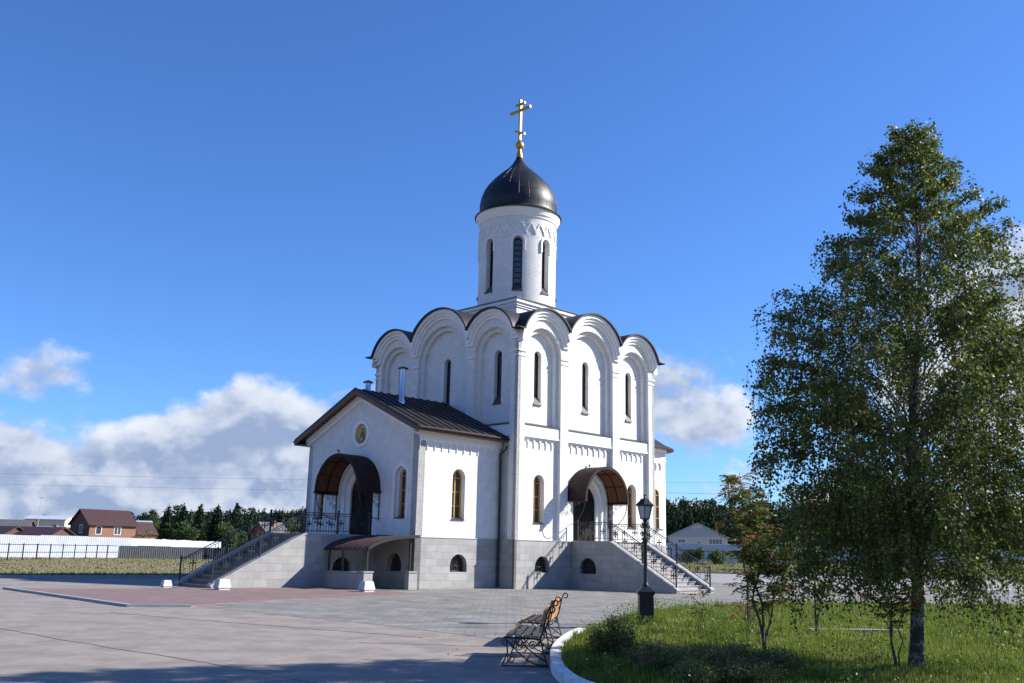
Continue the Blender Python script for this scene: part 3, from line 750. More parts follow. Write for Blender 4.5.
# icon roundel in the gable
bm = B(); plate(bm, FG, arc(NC, 6.74, .62, 0, 345, 23), -.001, .05, [arc(NC, 6.74, .47, 0, 345, 23)]); obj('roundel_frame', bm, trim, church)
bm = B(); plate(bm, FG, arc(NC, 6.74, .475, 0, 345, 23), -.12, -.07); ic = obj('mosaic_roundel', bm, mat('gold_mosaic', (.50, .38, .10), .4, (.36, .27, .08), 40.), church)
bm = B(); plate(bm, FG, [(NC-.26, 6.42), (NC-.05, 6.34), (NC+.2, 6.42), (NC+.17, 6.68), (NC+.13, 6.86), (NC+.09, 6.99), (NC-.02, 7.03), (NC-.11, 6.97), (NC-.13, 6.84), (NC-.2, 6.64)], -.07, -.062); obj('robed_figure', bm, mat('maroon_tesserae', (.09, .035, .04), .5, (.13, .06, .05), 30.), ic)
bm = B(); plate(bm, FG, arc(NC, 6.90, .065, 0, 330, 11), -.062, -.057); plate(bm, FG, arc(NC-.08, 6.57, .045, 0, 330, 11), -.062, -.057); obj('face', bm, mat('face_tesserae', (.38, .24, .15), .5), ic)
bm = B(); plate(bm, FG, arc(NC-.08, 6.50, .11, 0, 330, 11), -.0625, -.0595); obj('child_robe', bm, mat('ochre_tesserae', (.35, .27, .16), .5), ic)

# ------------------------------------------------------------------ portals, canopies
def portal(fr, c, dface):
    def ring(ri, ro, d0, d1):
        bm = B(); zc = 4.01
        plate(bm, fr, [(c+ri, 2.08), (c+ro, 2.08)]+arc(c, zc, ro, 0, 180, 24)+[(c-ro, 2.08), (c-ri, 2.08)]+arc(c, zc, ri, 180, 0, 24), d0, d1); return bm
    obj('portal_arch', ring(1.18, 1.47, dface-.33, dface-.09), trim, church); obj('portal_arch', ring(.87, 1.20, dface-.36, dface-.20), trim, church)
    bm = B(); plate(bm, fr, arched(c, 1.74, 2.09, 4.88, 20), dface-.37, dface-.30); dr = obj('door', bm, doorm, church)
    bm = B(); dd = dface-.30
    for sg in (-1, 1):
        for z0, z1 in ((2.2, 2.9), (3.0, 3.55), (3.65, 4.1)):
            a, b = sorted((c+sg*.08, c+sg*.78)); plate(bm, fr, [(a, z0), (b, z0), (b, z1), (a, z1)], dd-.01, dd+.02, [[(a+.06, z0+.06), (b-.06, z0+.06), (b-.06, z1-.06), (a+.06, z1-.06)]])
    fbox(bm, fr, c-.03, c+.03, dd, dd+.035, 2.1, 4.7)
    obj('panel_moulding', bm, doorm, dr)
    bm = B(); 
    for sg in (-1, 1): tube(bm, [fr.p(c+sg*.1, dd+.05, 3.0), fr.p(c+sg*.1, dd+.09, 3.05), fr.p(c+sg*.1, dd+.09, 3.3), fr.p(c+sg*.1, dd+.05, 3.35)], .015, 6)
    obj('handle', bm, iron, dr)
    if fr is FG:
        bm = B(); plate(bm, fr, arched(c, .5, 2.3, 3.2), dd, dd+.01)
        bm.free()
portal(FG, NC, 0); portal(FACES['R'], WU/2, -.2)
def scroll(fn, cx, cz, r, turns=1.3, a0=0, n=18, grow=.25):
    return [fn(cx+r*(1-(1-grow)*k/n)*math.cos(R_(a0)+2*PI*turns*k/n), cz+r*(1-(1-grow)*k/n)*math.sin(R_(a0)+2*PI*turns*k/n)) for k in range(n+1)]
def canopy(fr, c, D, dw, finial_back):
    r = 1.62; zc = 4.06
    bm = B(); plate(bm, fr, arc(c, zc, r+.03, 0, 180, 28)+arc(c, zc, r-.005, 180, 0, 28), dw, D)
    cn = obj('canopy', bm, brown, church, smooth=True)
    bm = B(); plate(bm, fr, arc(c, zc, r-.01, 2, 178, 28)+arc(c, zc, r-.035, 178, 2, 28), dw+.01, D-.06); obj('ceiling', bm, amber, cn, smooth=True)
    bm = B()
    for d in (dw+.03, (dw+D)/2, D-.02): tube(bm, [fr.p(x, d, z) for x, z in arc(c, zc, r-.045, 0, 180, 24)], .028, 6)
    for a in range(0, 181, 30): x, z = c+(r-.05)*math.cos(R_(a)), zc+(r-.05)*math.sin(R_(a)); tube(bm, [fr.p(x, dw, z), fr.p(x, D, z)], .018, 5)
    obj('rib', bm, brown, cn)
    bm = B(); plate(bm, fr, arc(c, zc, r+.06, -1, 181, 28)+arc(c, zc, r-.08, 181, -1, 28), D-.0, D+.035)
    for sg in (-1, 1):
        a, b = sorted((c+sg*(r-.08), c+sg*(r+.10))); fbox(bm, fr, a, b, dw, D+.05, zc-.07, zc+.005)
    fbox(bm, fr, c-.05, c+.05, dw+.0, D+.0, zc+r+.025, zc+r+.05)
    obj('edge_band', bm, brown, cn)
    for d in ([D, dw+.1] if finial_back else [D]):
        bm = B(); zt = zc+r+.03; tube(bm, [fr.p(c, d, zt), fr.p(c, d, zt+.22)], .02, 6); tube(bm, [fr.p(c-.08, d, zt+.13), fr.p(c+.08, d, zt+.13)], .022, 6)
        tube(bm, [fr.p(c, d-.08, zt+.13), fr.p(c, d+.08, zt+.13)], .022, 6); obj('finial', bm, iron, cn)
    for sg in (-1, 1):
        s = c+sg*(r-.0); bm = B(); fn = lambda a, z: fr.p(s, dw+a, z)
        L_ = D-dw
        tube(bm, [fn(.03, zc-.07), fn(.03, zc-1.25)], .025, 6)
        tube(bm, [fn(.03+ (L_-.1)*math.sin(R_(a)), zc-1.2+1.1*(1-math.cos(R_(a)))) for a in range(0, 91, 9)], .02, 6)
        tube(bm, [fn(.03, zc-.1), fn(L_-.05, zc-.1)], .022, 6)
        for cx, cz, q, a0 in ((.18, -.28, .15, 0), (.5, -.22, .12, 180), (.15, -.62, .11, 90), (.78, -.18, .09, 0), (.34, -.5, .1, 45)):
            tube(bm, scroll(fn, cx, zc+cz, q, 1.4, a0), .013, 5)
        obj('bracket', bm, iron, cn)
canopy(FG, NC, 1.22, .0, False); canopy(FACES['R'], WU/2-.02, 1.05, -.19, True)

# ------------------------------------------------------------------ staircases
def cross_orn(bm, P, t, up, n, s):
    # flared four-armed cross in the plane (t, up), thickness along n
    pts = []
    for k in range(4):
        a = k*PI/2
        for da, rr in ((-.30, 1.), (.30, 1.), (PI/4, .20)):
            pts.append((rr*math.cos(a+da), rr*math.sin(a+da)))
    f = [bm.verts.new(P+t*x*s+up*y*s+n*.012) for x, y in pts]; b = [bm.verts.new(P+t*x*s+up*y*s-n*.012) for x, y in pts]
    m = len(f)
    c1 = bm.verts.new(P+n*.012); c2 = bm.verts.new(P-n*.012)
    for k in range(m):
        j = (k+1) % m; bm.faces.new([f[k], f[j], c1]); bm.faces.new([b[j], b[k], c2]); bm.faces.new([f[k], b[k], b[j], f[j]])
def railing(a, b, parent, h=.86, posts=True, n=Vector((0, 1, 0))):
    a, b = Vector(a), Vector(b); L_ = (b-a).length; bm = B(); Z = Vector((0, 0, 1)); t = (b-a).normalized()
    hor = Vector((t.x, t.y, 0)).normalized(); nn = hor.cross(Z)
    np_ = max(1, round(L_/1.9))
    for k in range(np_+1):
        p = a.lerp(b, k/np_); bar(bm, p, p+Z*(h+.05), .055)
        lathe(bm, p.x, p.y, [(0, p.z+h+.04), (.045, p.z+h+.06), (.05, p.z+h+.10), (.03, p.z+h+.13), (.0, p.z+h+.17)], 8)
    bar(bm, a+Z*h, b+Z*h, .05, .03); bar(bm, a+Z*(h-.10), b+Z*(h-.10), .018); bar(bm, a+Z*.13, b+Z*.13, .025)
    m = max(2, round(L_/.15))
    for k in range(1, m):
        p = a.lerp(b, k/m)
        if k % 4 == 2:
            cross_orn(bm, p+Z*(h*.5+.03), hor, Z, nn, .13)
            bar(bm, p+Z*(h*.5+.14), p+Z*(h-.10), .014); bar(bm, p+Z*.13, p+Z*(h*.5-.08), .014)
        elif k % 4 != 2: 
            if k % 2: bar(bm, p+Z*.13, p+Z*(h-.10), .016)
    # little rings under the rail
    for k in range(0, m):
        p = a.lerp(b, (k+.5)/m)+Z*(h-.05)
        tube(bm, [p+hor*.035*math.cos(q)+Z*.035*math.sin(q) for q in np.linspace(0, 2*PI, 9)], .006, 4)
    return obj('railing', bm, iron, parent)
def staircase(P0, Dv, Sv, width, Ld, Lr, low, sm, hole, parent):
    P0 = Vector((*P0, 0)); Dv = Vector((*Dv, 0)); Sv = Vector((*Sv, 0)); Z = Vector((0, 0, 1))
    fl = Fr((P0.x, P0.y), (Dv.x, Dv.y), (-Sv.x, -Sv.y)); f2 = Fr((P0+Sv*width).to_2d(), (Dv.x, Dv.y), (Sv.x, Sv.y))
    zt = 2.08; P = lambda a, b, z: P0+Dv*a+Sv*b+Z*z
    bm = B(); prof = [(.05, -.4), (Ld+Lr+.12, -.4), (Ld+Lr+.12, low+.14), (Ld+.06, zt), (.05, zt)]
    plate(bm, fl, prof, -.28, 0, [hole] if hole else []); plate(bm, f2, prof, -.28, 0)
    st = obj('staircase', bm, stone, parent)
    bm = B(); n = 13; rise = (zt-low)/n; go = Lr/(n-1)
    plate(bm, fl, [(.05, .0), (Ld, .0), (Ld, zt-.02), (.05, zt-.02)], -width+.28, -.28); obj('landing', bm, sm, st)
    for k in range(n-1):
        a0 = Ld+k*go; bm = B(); z1 = zt-(k+1)*rise
        plate(bm, fl, [(a0-.02, z1-rise-.1), (a0+go, z1-rise-.1), (a0+go, z1-.04), (a0+go+.03, z1-.04), (a0+go+.03, z1), (a0-.02, z1)], -width+.281, -.281)
        obj('step', bm, sm, st)
    for b0 in (-.03, width-.31):
        bm = B(); q = []
        for a, z in ((.05, zt), (Ld+.06, zt), (Ld+Lr+.16, low+.12)):
            q += [P(a, b0, z), P(a, b0+.34, z), P(a, b0+.34, z+.07), P(a, b0, z+.07)]
        v = [bm.verts.new(p) for p in q]
        for s in (0, 4):
            for k in range(4): bm.faces.new([v[s+k], v[s+(k+1) % 4], v[s+4+(k+1) % 4], v[s+4+k]])
        bm.faces.new(v[0:4]); bm.faces.new(v[8:12][::-1]); bmesh.ops.recalc_face_normals(bm, faces=bm.faces)
        obj('coping', bm, stonecap, st)
    for b in (.14, width-.14):
        railing(P(.32 if b < 1 else .15, b, zt+.06), P(Ld, b, zt+.06), st); railing(P(Ld+.02, b, zt+.05), P(Ld+Lr+.02, b, low+.22), st)
    return st
fl_hole = arched(1.05, 1.0, .64, 1.36)
st1 = staircase((3.85, 0), (0, -1), (1, 0), 2.92, 2.32, 3.58, GZ, stepm, fl_hole, church)
st1['label'] = 'pale granite staircase descending from the right hand portal'
f1 = Fr((3.85, 0), (0, -1), (-1, 0)); basement_window(f1, 1.05, .64, 1.36, 1.0, -.2)
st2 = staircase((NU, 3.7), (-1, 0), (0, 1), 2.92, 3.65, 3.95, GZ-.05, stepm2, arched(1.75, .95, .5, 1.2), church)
st2['label'] = 'darker staircase descending from the gabled entrance'
f2 = Fr((NU, 3.7), (-1, 0), (0, -1)); basement_window(f2, 1.75, .5, 1.2, .95, -.2)

# basement shelter beside the left staircase
bm = B(); U0, U1 = NU-.04, -7.62; V0, V1 = .72, 3.68
n = 12; P = []
for k in range(n+1):
    t = k/n; a = t*70; P.append((U0+(U1-U0)*math.sin(R_(a))/math.sin(R_(70)), 1.58+.56*(math.cos(R_(a))-math.cos(R_(70)))/(1-math.cos(R_(70)))))
fv = Fr((0, V0), (1, 0), (0, -1))
plate(bm, fv, P+[(x, z-.05) for x, z in P[::-1]], -(V1-V0), 0)
sh = obj('shelter_roof', bm, shelterroof, church)
bm = B()
for k in range(9):
    v = V0+.06+(V1-V0-.12)*k/8; tube(bm, [Vector((x, v, z+.008)) for x, z in P], .014, 4)
obj('roof_rib', bm, shelterroof, sh)
bm = B(); plate(bm, fv, [(x, z+.03) for x, z in P]+[(x, z-.10) for x, z in P[::-1]], 0.001, .04); bar(bm, (U1, V0, 1.53), (U1, V1, 1.53), .06, .09); obj('edge_beam', bm, iron, sh)
for u, v, z0 in ((-7.45, .95, .62), (-7.45, 2.6, .62), (-7.45, 3.55, .62), (-5.25, .95, .62)):
    bm = B(); bar(bm, (u, v, z0), (u, v, 1.55 if u < -6 else 2.02), .07)
    if v < 1 and u < -6: tube(bm, scroll(lambda a, z: Vector((-7.45, 1.12+a, z)), .0, 1.35, .14, 1.3, 0), .014, 5)
    obj('post', bm, iron, sh)
for args in ((-7.72, -7.28, .76, 1.16, .64), (-5.42, NU-.045, .76, 1.04, .64)):
    bm = B(); u0, u1, v0_, v1_, zt = args; box(bm, u0, u1, v0_, v1_, -.4, zt); box(bm, u0-.03, u1+(.03 if u1 < -6 else 0), v0_-.03, v1_+.03, zt, zt+.05); obj('pillar', bm, stone, sh)
bm = B(); box(bm, -7.66, -7.36, 1.16, 3.69, -.4, .60); box(bm, -7.70, -7.32, 1.165, 3.69, .60, .65); obj('parapet', bm, stone, sh)

# apses on the far side
for cv, r, ue, he in ((1.95, 1.45, 11.85, 7.35), (8.95, 1.45, 11.85, 7.35), (5.45, 1.95, 12.6, 8.2)):
    bm = B()
    pts = [(WU+.0, cv-r), (ue, cv-r)]+[(ue+r*math.sin(R_(a)), cv-r*math.cos(R_(a))) for a in range(5, 176, 5)]+[(ue, cv+r), (WU, cv+r)]
    def ring(pp, z): return [bm.verts.new((x, y, z)) for x, y in pp]
    A = ring(pts, 2.08); C_ = ring(pts, he)
    for k in range(len(pts)-1): bm.faces.new([A[k], A[k+1], C_[k+1], C_[k]])
    ap = obj('apse', bm, white, church, smooth=True, angle=25)
    def grow(g): return [(WU, cv-r-g), (ue, cv-r-g)]+[(ue+(r+g)*math.sin(R_(a)), cv-(r+g)*math.cos(R_(a))) for a in range(5, 176, 5)]+[(ue, cv+r+g), (WU, cv+r+g)]
    bm = B(); rr = [ring(grow(.05), -.4), ring(grow(.05), 2.08), ring(grow(-.1), 2.1)]
    for A, C_ in zip(rr, rr[1:]):
        for k in range(len(A)-1): bm.faces.new([A[k], A[k+1], C_[k+1], C_[k]])
    obj('plinth', bm, stone, ap, smooth=True, angle=25)
    bm = B(); rr = [ring(grow(g), z) for g, z in ((0, he-.75), (.05, he-.73), (.05, he-.62), (0.02, he-.6), (.02, he-.2), (.1, he-.15), (.12, he+.0))]
    for A, C_ in zip(rr, rr[1:]):
        for k in range(len(A)-1): bm.faces.new([A[k], A[k+1], C_[k+1], C_[k]])
    obj('cornice', bm, trim, ap, smooth=True, angle=25)
    bm = B(); rr = [ring(grow(g), z) for g, z in ((.1, he-.02), (.5, he-.1), (.5, he-.03), (.45, he+.02), (0, he+.22), (-.5, he+.55), (-.95, he+.95), (-r+.05, he+1.35))]
    for A, C_ in zip(rr, rr[1:]):
        for k in range(len(A)-1): bm.faces.new([A[k], A[k+1], C_[k+1], C_[k]])
    bmesh.ops.recalc_face_normals(bm, faces=bm.faces)
    obj('apse_roof', bm, roofm, ap, smooth=True, angle=30)
    bm = B(); rr = [ring(grow(g), z) for g, z in ((.1, he-.03), (.49, he-.115))]
    for k in range(len(rr[0])-1): bm.faces.new([rr[0][k], rr[0][k+1], rr[1][k+1], rr[1][k]])
    obj('soffit', bm, woodfascia, ap)
FA = Fr((WU, 1.95-1.45), (1, 0), (0, -1))
bm = B(); plate(bm, FA, arched(.62, .95, 2.82, 5.2), .0, .03, [arched(.62, .70, 2.86, 5.1)]); obj('window_surround', bm, trim, church)
window(FA, church, .62, .70, 2.88, 5.08, .034, 'ochre')
arcature(FA, .02, 1.2, 6.6, -.01, .07, 3, .5, church)

# pixels -> chimney places on the narthex roof slope
def inv(px, py):
    d = F+X2*((px-512)/944.16)-U2*((py-341.5)/944.16); o = Vector((0, 0, H))-Vector((OX, OY, 0))
    return Vector((o.dot(E1), o.dot(E2), o.z)), Vector((d.dot(E1), d.dot(E2), d.z))
o_, d_ = inv(401.5, 403)
t = (EH+SL*NW/2+.17-SL*rv+SL*o_.y-o_.z)/(d_.z-SL*d_.y) if abs(d_.z-SL*d_.y) > 1e-6 else 40
pc = o_+d_*t
o2, d2 = inv(401.5, 366); t2 = ((pc.x-o2.x)*d2.x+(pc.y-o2.y)*d2.y)/(d2.x**2+d2.y**2)
chimney(pc.x, pc.y, .13, o2.z+d2.z*t2)
chimney(-4.55, rv+.22, .13, 9.35)

# ------------------------------------------------------------------ white blocks
def loc2w(u, v): p = Vector((OX, OY, 0))+E1*u+E2*v; return p.x, p.y
BL = [loc2w(-12.9, 2.4), loc2w(-8.5, -.5), loc2w(-13.6, 5.4)]
def block(x, y, label, rz=YAW, zo=.03, sc_=1.):
    bm = B(); 
    v = []
    for h, z in ((.22, 0), (.22, .06), (.26, .08), (.20, .36), (.18, .38)):
        v.append([bm.verts.new((i*h, j*h*.8, z)) for i, j in ((-1, -1), (1, -1), (1, 1), (-1, 1))])
    for a, b in zip(v, v[1:]):
        for k in range(4): bm.faces.new([a[k], a[(k+1) % 4], b[(k+1) % 4], b[k]])
    bm.faces.new(v[-1]); bm.faces.new(v[0][::-1])
    o = tag(obj('concrete_block', bm, concrete), label, 'concrete block', 'whitewashed blocks by the church base'); o.location = (x, y, GZ+zo); o.rotation_euler = (0, 0, rz); o.scale = (sc_,)*3
x, y = BL[0]; block(x, y, 'white concrete block at the near foot of the left staircase')
x, y = BL[1]; block(x, y, 'white concrete block beside the pillar of the basement shelter')
x, y = BL[2]; block(x, y, 'white concrete block at the far foot of the left staircase', zo=0., sc_=.7)

# ------------------------------------------------------------------ street lamp
lamp = thing('street_lamp', 'black cast iron lantern post with square pedestal standing in the grass bed', 'street lamp', (3.34, 23.4, GZ))
bm = B(); 
for h, a, b in ((.20, 0, .10), (.165, .10, .70), (.19, .70, .74), (.21, .74, .78)): box(bm, -h, h, -h, h, a, b)
v0 = [bm.verts.new((i*.2, j*.2, .78)) for i, j in ((-1, -1), (1, -1), (1, 1), (-1, 1))]; v1 = [bm.verts.new((i*.07, j*.07, .90)) for i, j in ((-1, -1), (1, -1), (1, 1), (-1, 1))]
for k in range(4): bm.faces.new([v0[k], v0[(k+1) % 4], v1[(k+1) % 4], v1[k]])
fr = Fr((0, -.165), (1, 0), (0, -1)); plate(bm, fr, [(-.12, .16), (.12, .16), (.12, .64), (-.12, .64)], 0, .012, [[(-.09, .19), (.09, .19), (.09, .61), (-.09, .61)]])
fr = Fr((.165, 0), (0, 1), (1, 0)); plate(bm, fr, [(-.12, .16), (.12, .16), (.12, .64), (-.12, .64)], 0, .012, [[(-.09, .19), (.09, .19), (.09, .61), (-.09, .61)]])
obj('pedestal', bm, iron, lamp)
bm = B(); lathe(bm, 0, 0, [(.075, .84), (.09, .90), (.06, .96), (.05, 1.0), (.042, 1.9), (.06, 1.93), (.06, 1.99), (.04, 2.02), (.036, 2.42), (.06, 2.46), (.075, 2.50), (0, 2.51)], 16); obj('pole', bm, iron, lamp, smooth=True)
bm = B()
for a in range(4):
    c, s = math.cos(a*PI/2+.4), math.sin(a*PI/2+.4)
    fn = lambda r, z: Vector((c*r, s*r, z))
    tube(bm, scroll(fn, .10, 2.32, .06, 1.2, 90), .010, 5); tube(bm, scroll(fn, .09, 2.14, .05, 1.2, -90), .010, 5); tube(bm, scroll(fn, .075, 2.0, .035, 1.1, 0), .009, 5)
    tube(bm, [fn(.04, 1.95), fn(.12, 2.22), fn(.06, 2.44)], .009, 5)
obj('scroll_bracket', bm, iron, lamp)
def hexring(bm, r, z, n=6, off=.3): return [bm.verts.new((r*math.cos(2*PI*k/n+off), r*math.sin(2*PI*k/n+off), z)) for k in range(n)]
bm = B(); rings = [hexring(bm, r, z) for r, z in ((.11, 2.50), (.185, 2.80))]
for k in range(6): bm.faces.new([rings[0][k], rings[0][(k+1) % 6], rings[1][(k+1) % 6], rings[1][k]])
obj('lantern_glass', bm, mat('frosted_lamp_glass', (.55, .57, .60), .25, spec=.8, trans=.3), lamp)
bm = B()
for k in range(6):
    a = 2*PI*k/6+.3; bar(bm, (.115*math.cos(a), .115*math.sin(a), 2.49), (.192*math.cos(a), .192*math.sin(a), 2.81), .016)
rr = [hexring(bm, r, z) for r, z in ((.19, 2.79), (.235, 2.80), (.24, 2.83), (.13, 2.93), (.12, 2.96), (.0, 3.0))]
for A, C_ in zip(rr, rr[1:]):
    for k in range(6): bm.faces.new([A[k], A[(k+1) % 6], C_[(k+1) % 6], C_[k]])
rr = [hexring(bm, r, z) for r, z in ((.0, 2.47), (.13, 2.48), (.13, 2.505), (.0, 2.51))]
for A, C_ in zip(rr, rr[1:]):
    for k in range(6): bm.faces.new([A[k], A[(k+1) % 6], C_[(k+1) % 6], C_[k]])
lathe(bm, 0, 0, [(0, 2.98), (.03, 3.0), (.02, 3.03), (.035, 3.06), (0, 3.10)], 10)
obj('lantern_frame', bm, iron, lamp)

# ------------------------------------------------------------------ benches
slatm = mat('varnished_slat', (.46, .24, .09), .45, (.32, .16, .06), 14.)
def bench_proto(L_=1.95):
    t = thing('park_bench', 'bench nearer the camera with brown slats and scrolled iron ends beside the white kerb', 'bench', group='slatted benches along the bed kerb')
    # local: y along the length, x towards the back
    for k in range(4):
        bm = B(); x0 = -.52+k*.125; box(bm, x0, x0+.095, 0, L_, .425-.006*k, .462-.006*k)
        bmesh.ops.bevel(bm, geom=bm.edges[:], offset=.006, segments=1, affect='EDGES'); obj('seat_slat', bm, slatm, t)
    for k in range(3):
        bm = B(); z = .50+k*.115; xb = .0+.20*(z-.45); v = []
        box(bm, -.018, .018, 0, L_, -.045, .045); bmesh.ops.rotate(bm, verts=bm.verts, cent=(0, 0, 0), matrix=Matrix.Rotation(R_(13), 3, 'Y')); bmesh.ops.translate(bm, verts=bm.verts, vec=(xb-.02, 0, z+.03)); obj('back_slat', bm, slatm, t)
    for y in (.06, L_-.06):
        fn = lambda a, z: Vector((a, y, z)); bm = B()
        tube(bm, [fn(-.02, .40), fn(.02, .5), fn(.07, .74), fn(.10, .82)]+[fn(.145+.045*math.cos(R_(a)), .82+.045*math.sin(R_(a))) for a in range(180, -150, -30)], .013, 6)
        tube(bm, [fn(-.58, .0), fn(-.50, .2), fn(-.52, .40)], .013, 6)
        tube(bm, [fn(-.02, .41), fn(.03, .2), fn(.10, .0)], .013, 6)
        tube(bm, [fn(-.56, .41), fn(-.0, .39)], .014, 6)
        tube(bm, [fn(-.58, .012), fn(.10, .012)], .010, 6)
        tube(bm, [fn(-.5+.5*k/10, .36-.33*math.sin(PI/2*k/10)) for k in range(11)]+[fn(.08, .03)], .010, 5)
        tube(bm, [fn(-.3+.36*k/10, .38-.30*(k/10)**.7) for k in range(11)], .010, 5)
        for cx, cz, r, a0 in ((-.54, .34, .06, 90), (-.40, .30, .065, 0), (-.27, .31, .055, 180), (-.13, .30, .065, 0), (-.44, .11, .07, 60), (-.02, .33, .04, 90), (.0, .58, .035, 0)):
            tube(bm, scroll(fn, cx, cz, r, 1.5, a0), .009, 5)
        obj('end_frame', bm, iron, t)
    bm = B(); bar(bm, (-.25, .06, .20), (-.25, L_-.06, .20), .015); bar(bm, (.03, .06, .2), (.03, L_-.06, .2), .015); obj('tie_bar', bm, iron, t)
    return t
b1 = bench_proto(); b1.location = (.53, 14.45, GZ); b1.rotation_euler = (0, 0, -R_(4.5))
b2 = copy_tree(b1); b2.location = (.78, 17.55, GZ); b2.rotation_euler = (0, 0, -R_(8)); b2.scale = (1, .92, 1)
b2['label'] = 'second bench farther along the kerb, partly hidden behind the nearer bench'

# ------------------------------------------------------------------ fences, houses beyond
whitefence = mat('white_fence_sheet', (.43, .46, .51), .5, (.38, .41, .46), .8)
bluefence = mat('blue_fence_sheet', (.38, .47, .55), .5, (.34, .43, .51), .8)
greyfence = mat('grey_mesh_sheet', (.06, .07, .08), .8, (.04, .047, .055), 3.)
def fence(name, label, cat, pts, h, step, m, zf=lambda x, y: GZ, ribs=True, postm=None, panelh=None, rails=None):
    t = thing(name, label, cat, (pts[0][0], pts[0][1], 0)); o = Vector((pts[0][0], pts[0][1], 0))
    for a, b in zip(pts, pts[1:]):
        a = Vector((*a, 0)); b = Vector((*b, 0)); n = max(1, round((b-a).length/step)); tt = (b-a).normalized(); nn = Vector((-tt.y, tt.x, 0))
        for k in range(n):
            p, q = a.lerp(b, k/n), a.lerp(b, (k+1)/n); z = zf(p.x, p.y); hh = h+random.uniform(-.03, .05)
            bm = B()
            if rails:
                for rz in rails: bar(bm, p-o+Vector((0, 0, z+rz)), q-o+Vector((0, 0, z+rz)), .06)
                obj('rail', bm, m, t)
            else:
                w = (q-p).length; m_ = int(w/.22) if ribs else 1; vv = []
                for i in range(m_*2+1):
                    s = w*i/(m_*2); off = .04 if (i//1) % 2 else 0.; c = p-o+tt*s+nn*off
                    vv.append((bm.verts.new(c+Vector((0, 0, z-.2))), bm.verts.new(c+Vector((0, 0, z+hh)))))
                for c1, c2 in zip(vv, vv[1:]): bm.faces.new([c1[0], c2[0], c2[1], c1[1]])
                obj('panel', bm, m, t)
            bm = B(); bar(bm, p-o+Vector((0, 0, z-.2))-nn*.06, p-o+Vector((0, 0, z+h+(.06 if rails else -.02)))-nn*.06, .08) if rails else bar(bm, p-o+Vector((0, 0, z-.2))+nn*.12, p-o+Vector((0, 0, z+h-.05))+nn*.12, .06); obj('post', bm, postm or m, t)
    return t
fence('sheet_fence', 'long white corrugated sheet fence in front of the brick house', 'fence', [(-58, 80), (-50, 93), (-42, 108), (-48, 140), (-58, 196)], 2.15, 3.0, whitefence, postm=whitefence)
fence('sheet_fence', 'blue grey sheet fence below the cream house on the right', 'fence', [(18, 119), (38, 120), (75, 124)], 2.2, 3.0, bluefence, zf=lambda x, y: fr_z(x, y)+.05)
fence('rail_fence', 'dark two rail fence in front of the white sheet fence', 'fence', [(-48, 66), (-42.5, 80), (-41.5, 103)], 1.32, 2.3, iron, postm=iron, rails=(.62, 1.28), zf=lambda x, y: GZ)
fence('mesh_fence', 'low dark grey mesh fence behind the left staircase', 'fence', [(-41.4, 103.4), (-34.5, 110), (-24, 113)], 1.30, 2.0, greyfence, postm=iron, zf=lambda x, y: GZ)
fence('rail_fence', 'dark rail fence in front of the blue grey fence', 'fence', [(19, 112), (70, 114)], 1.5, 3., iron, postm=iron, rails=(.6, 1.4), zf=lambda x, y: fr_z(x, y))

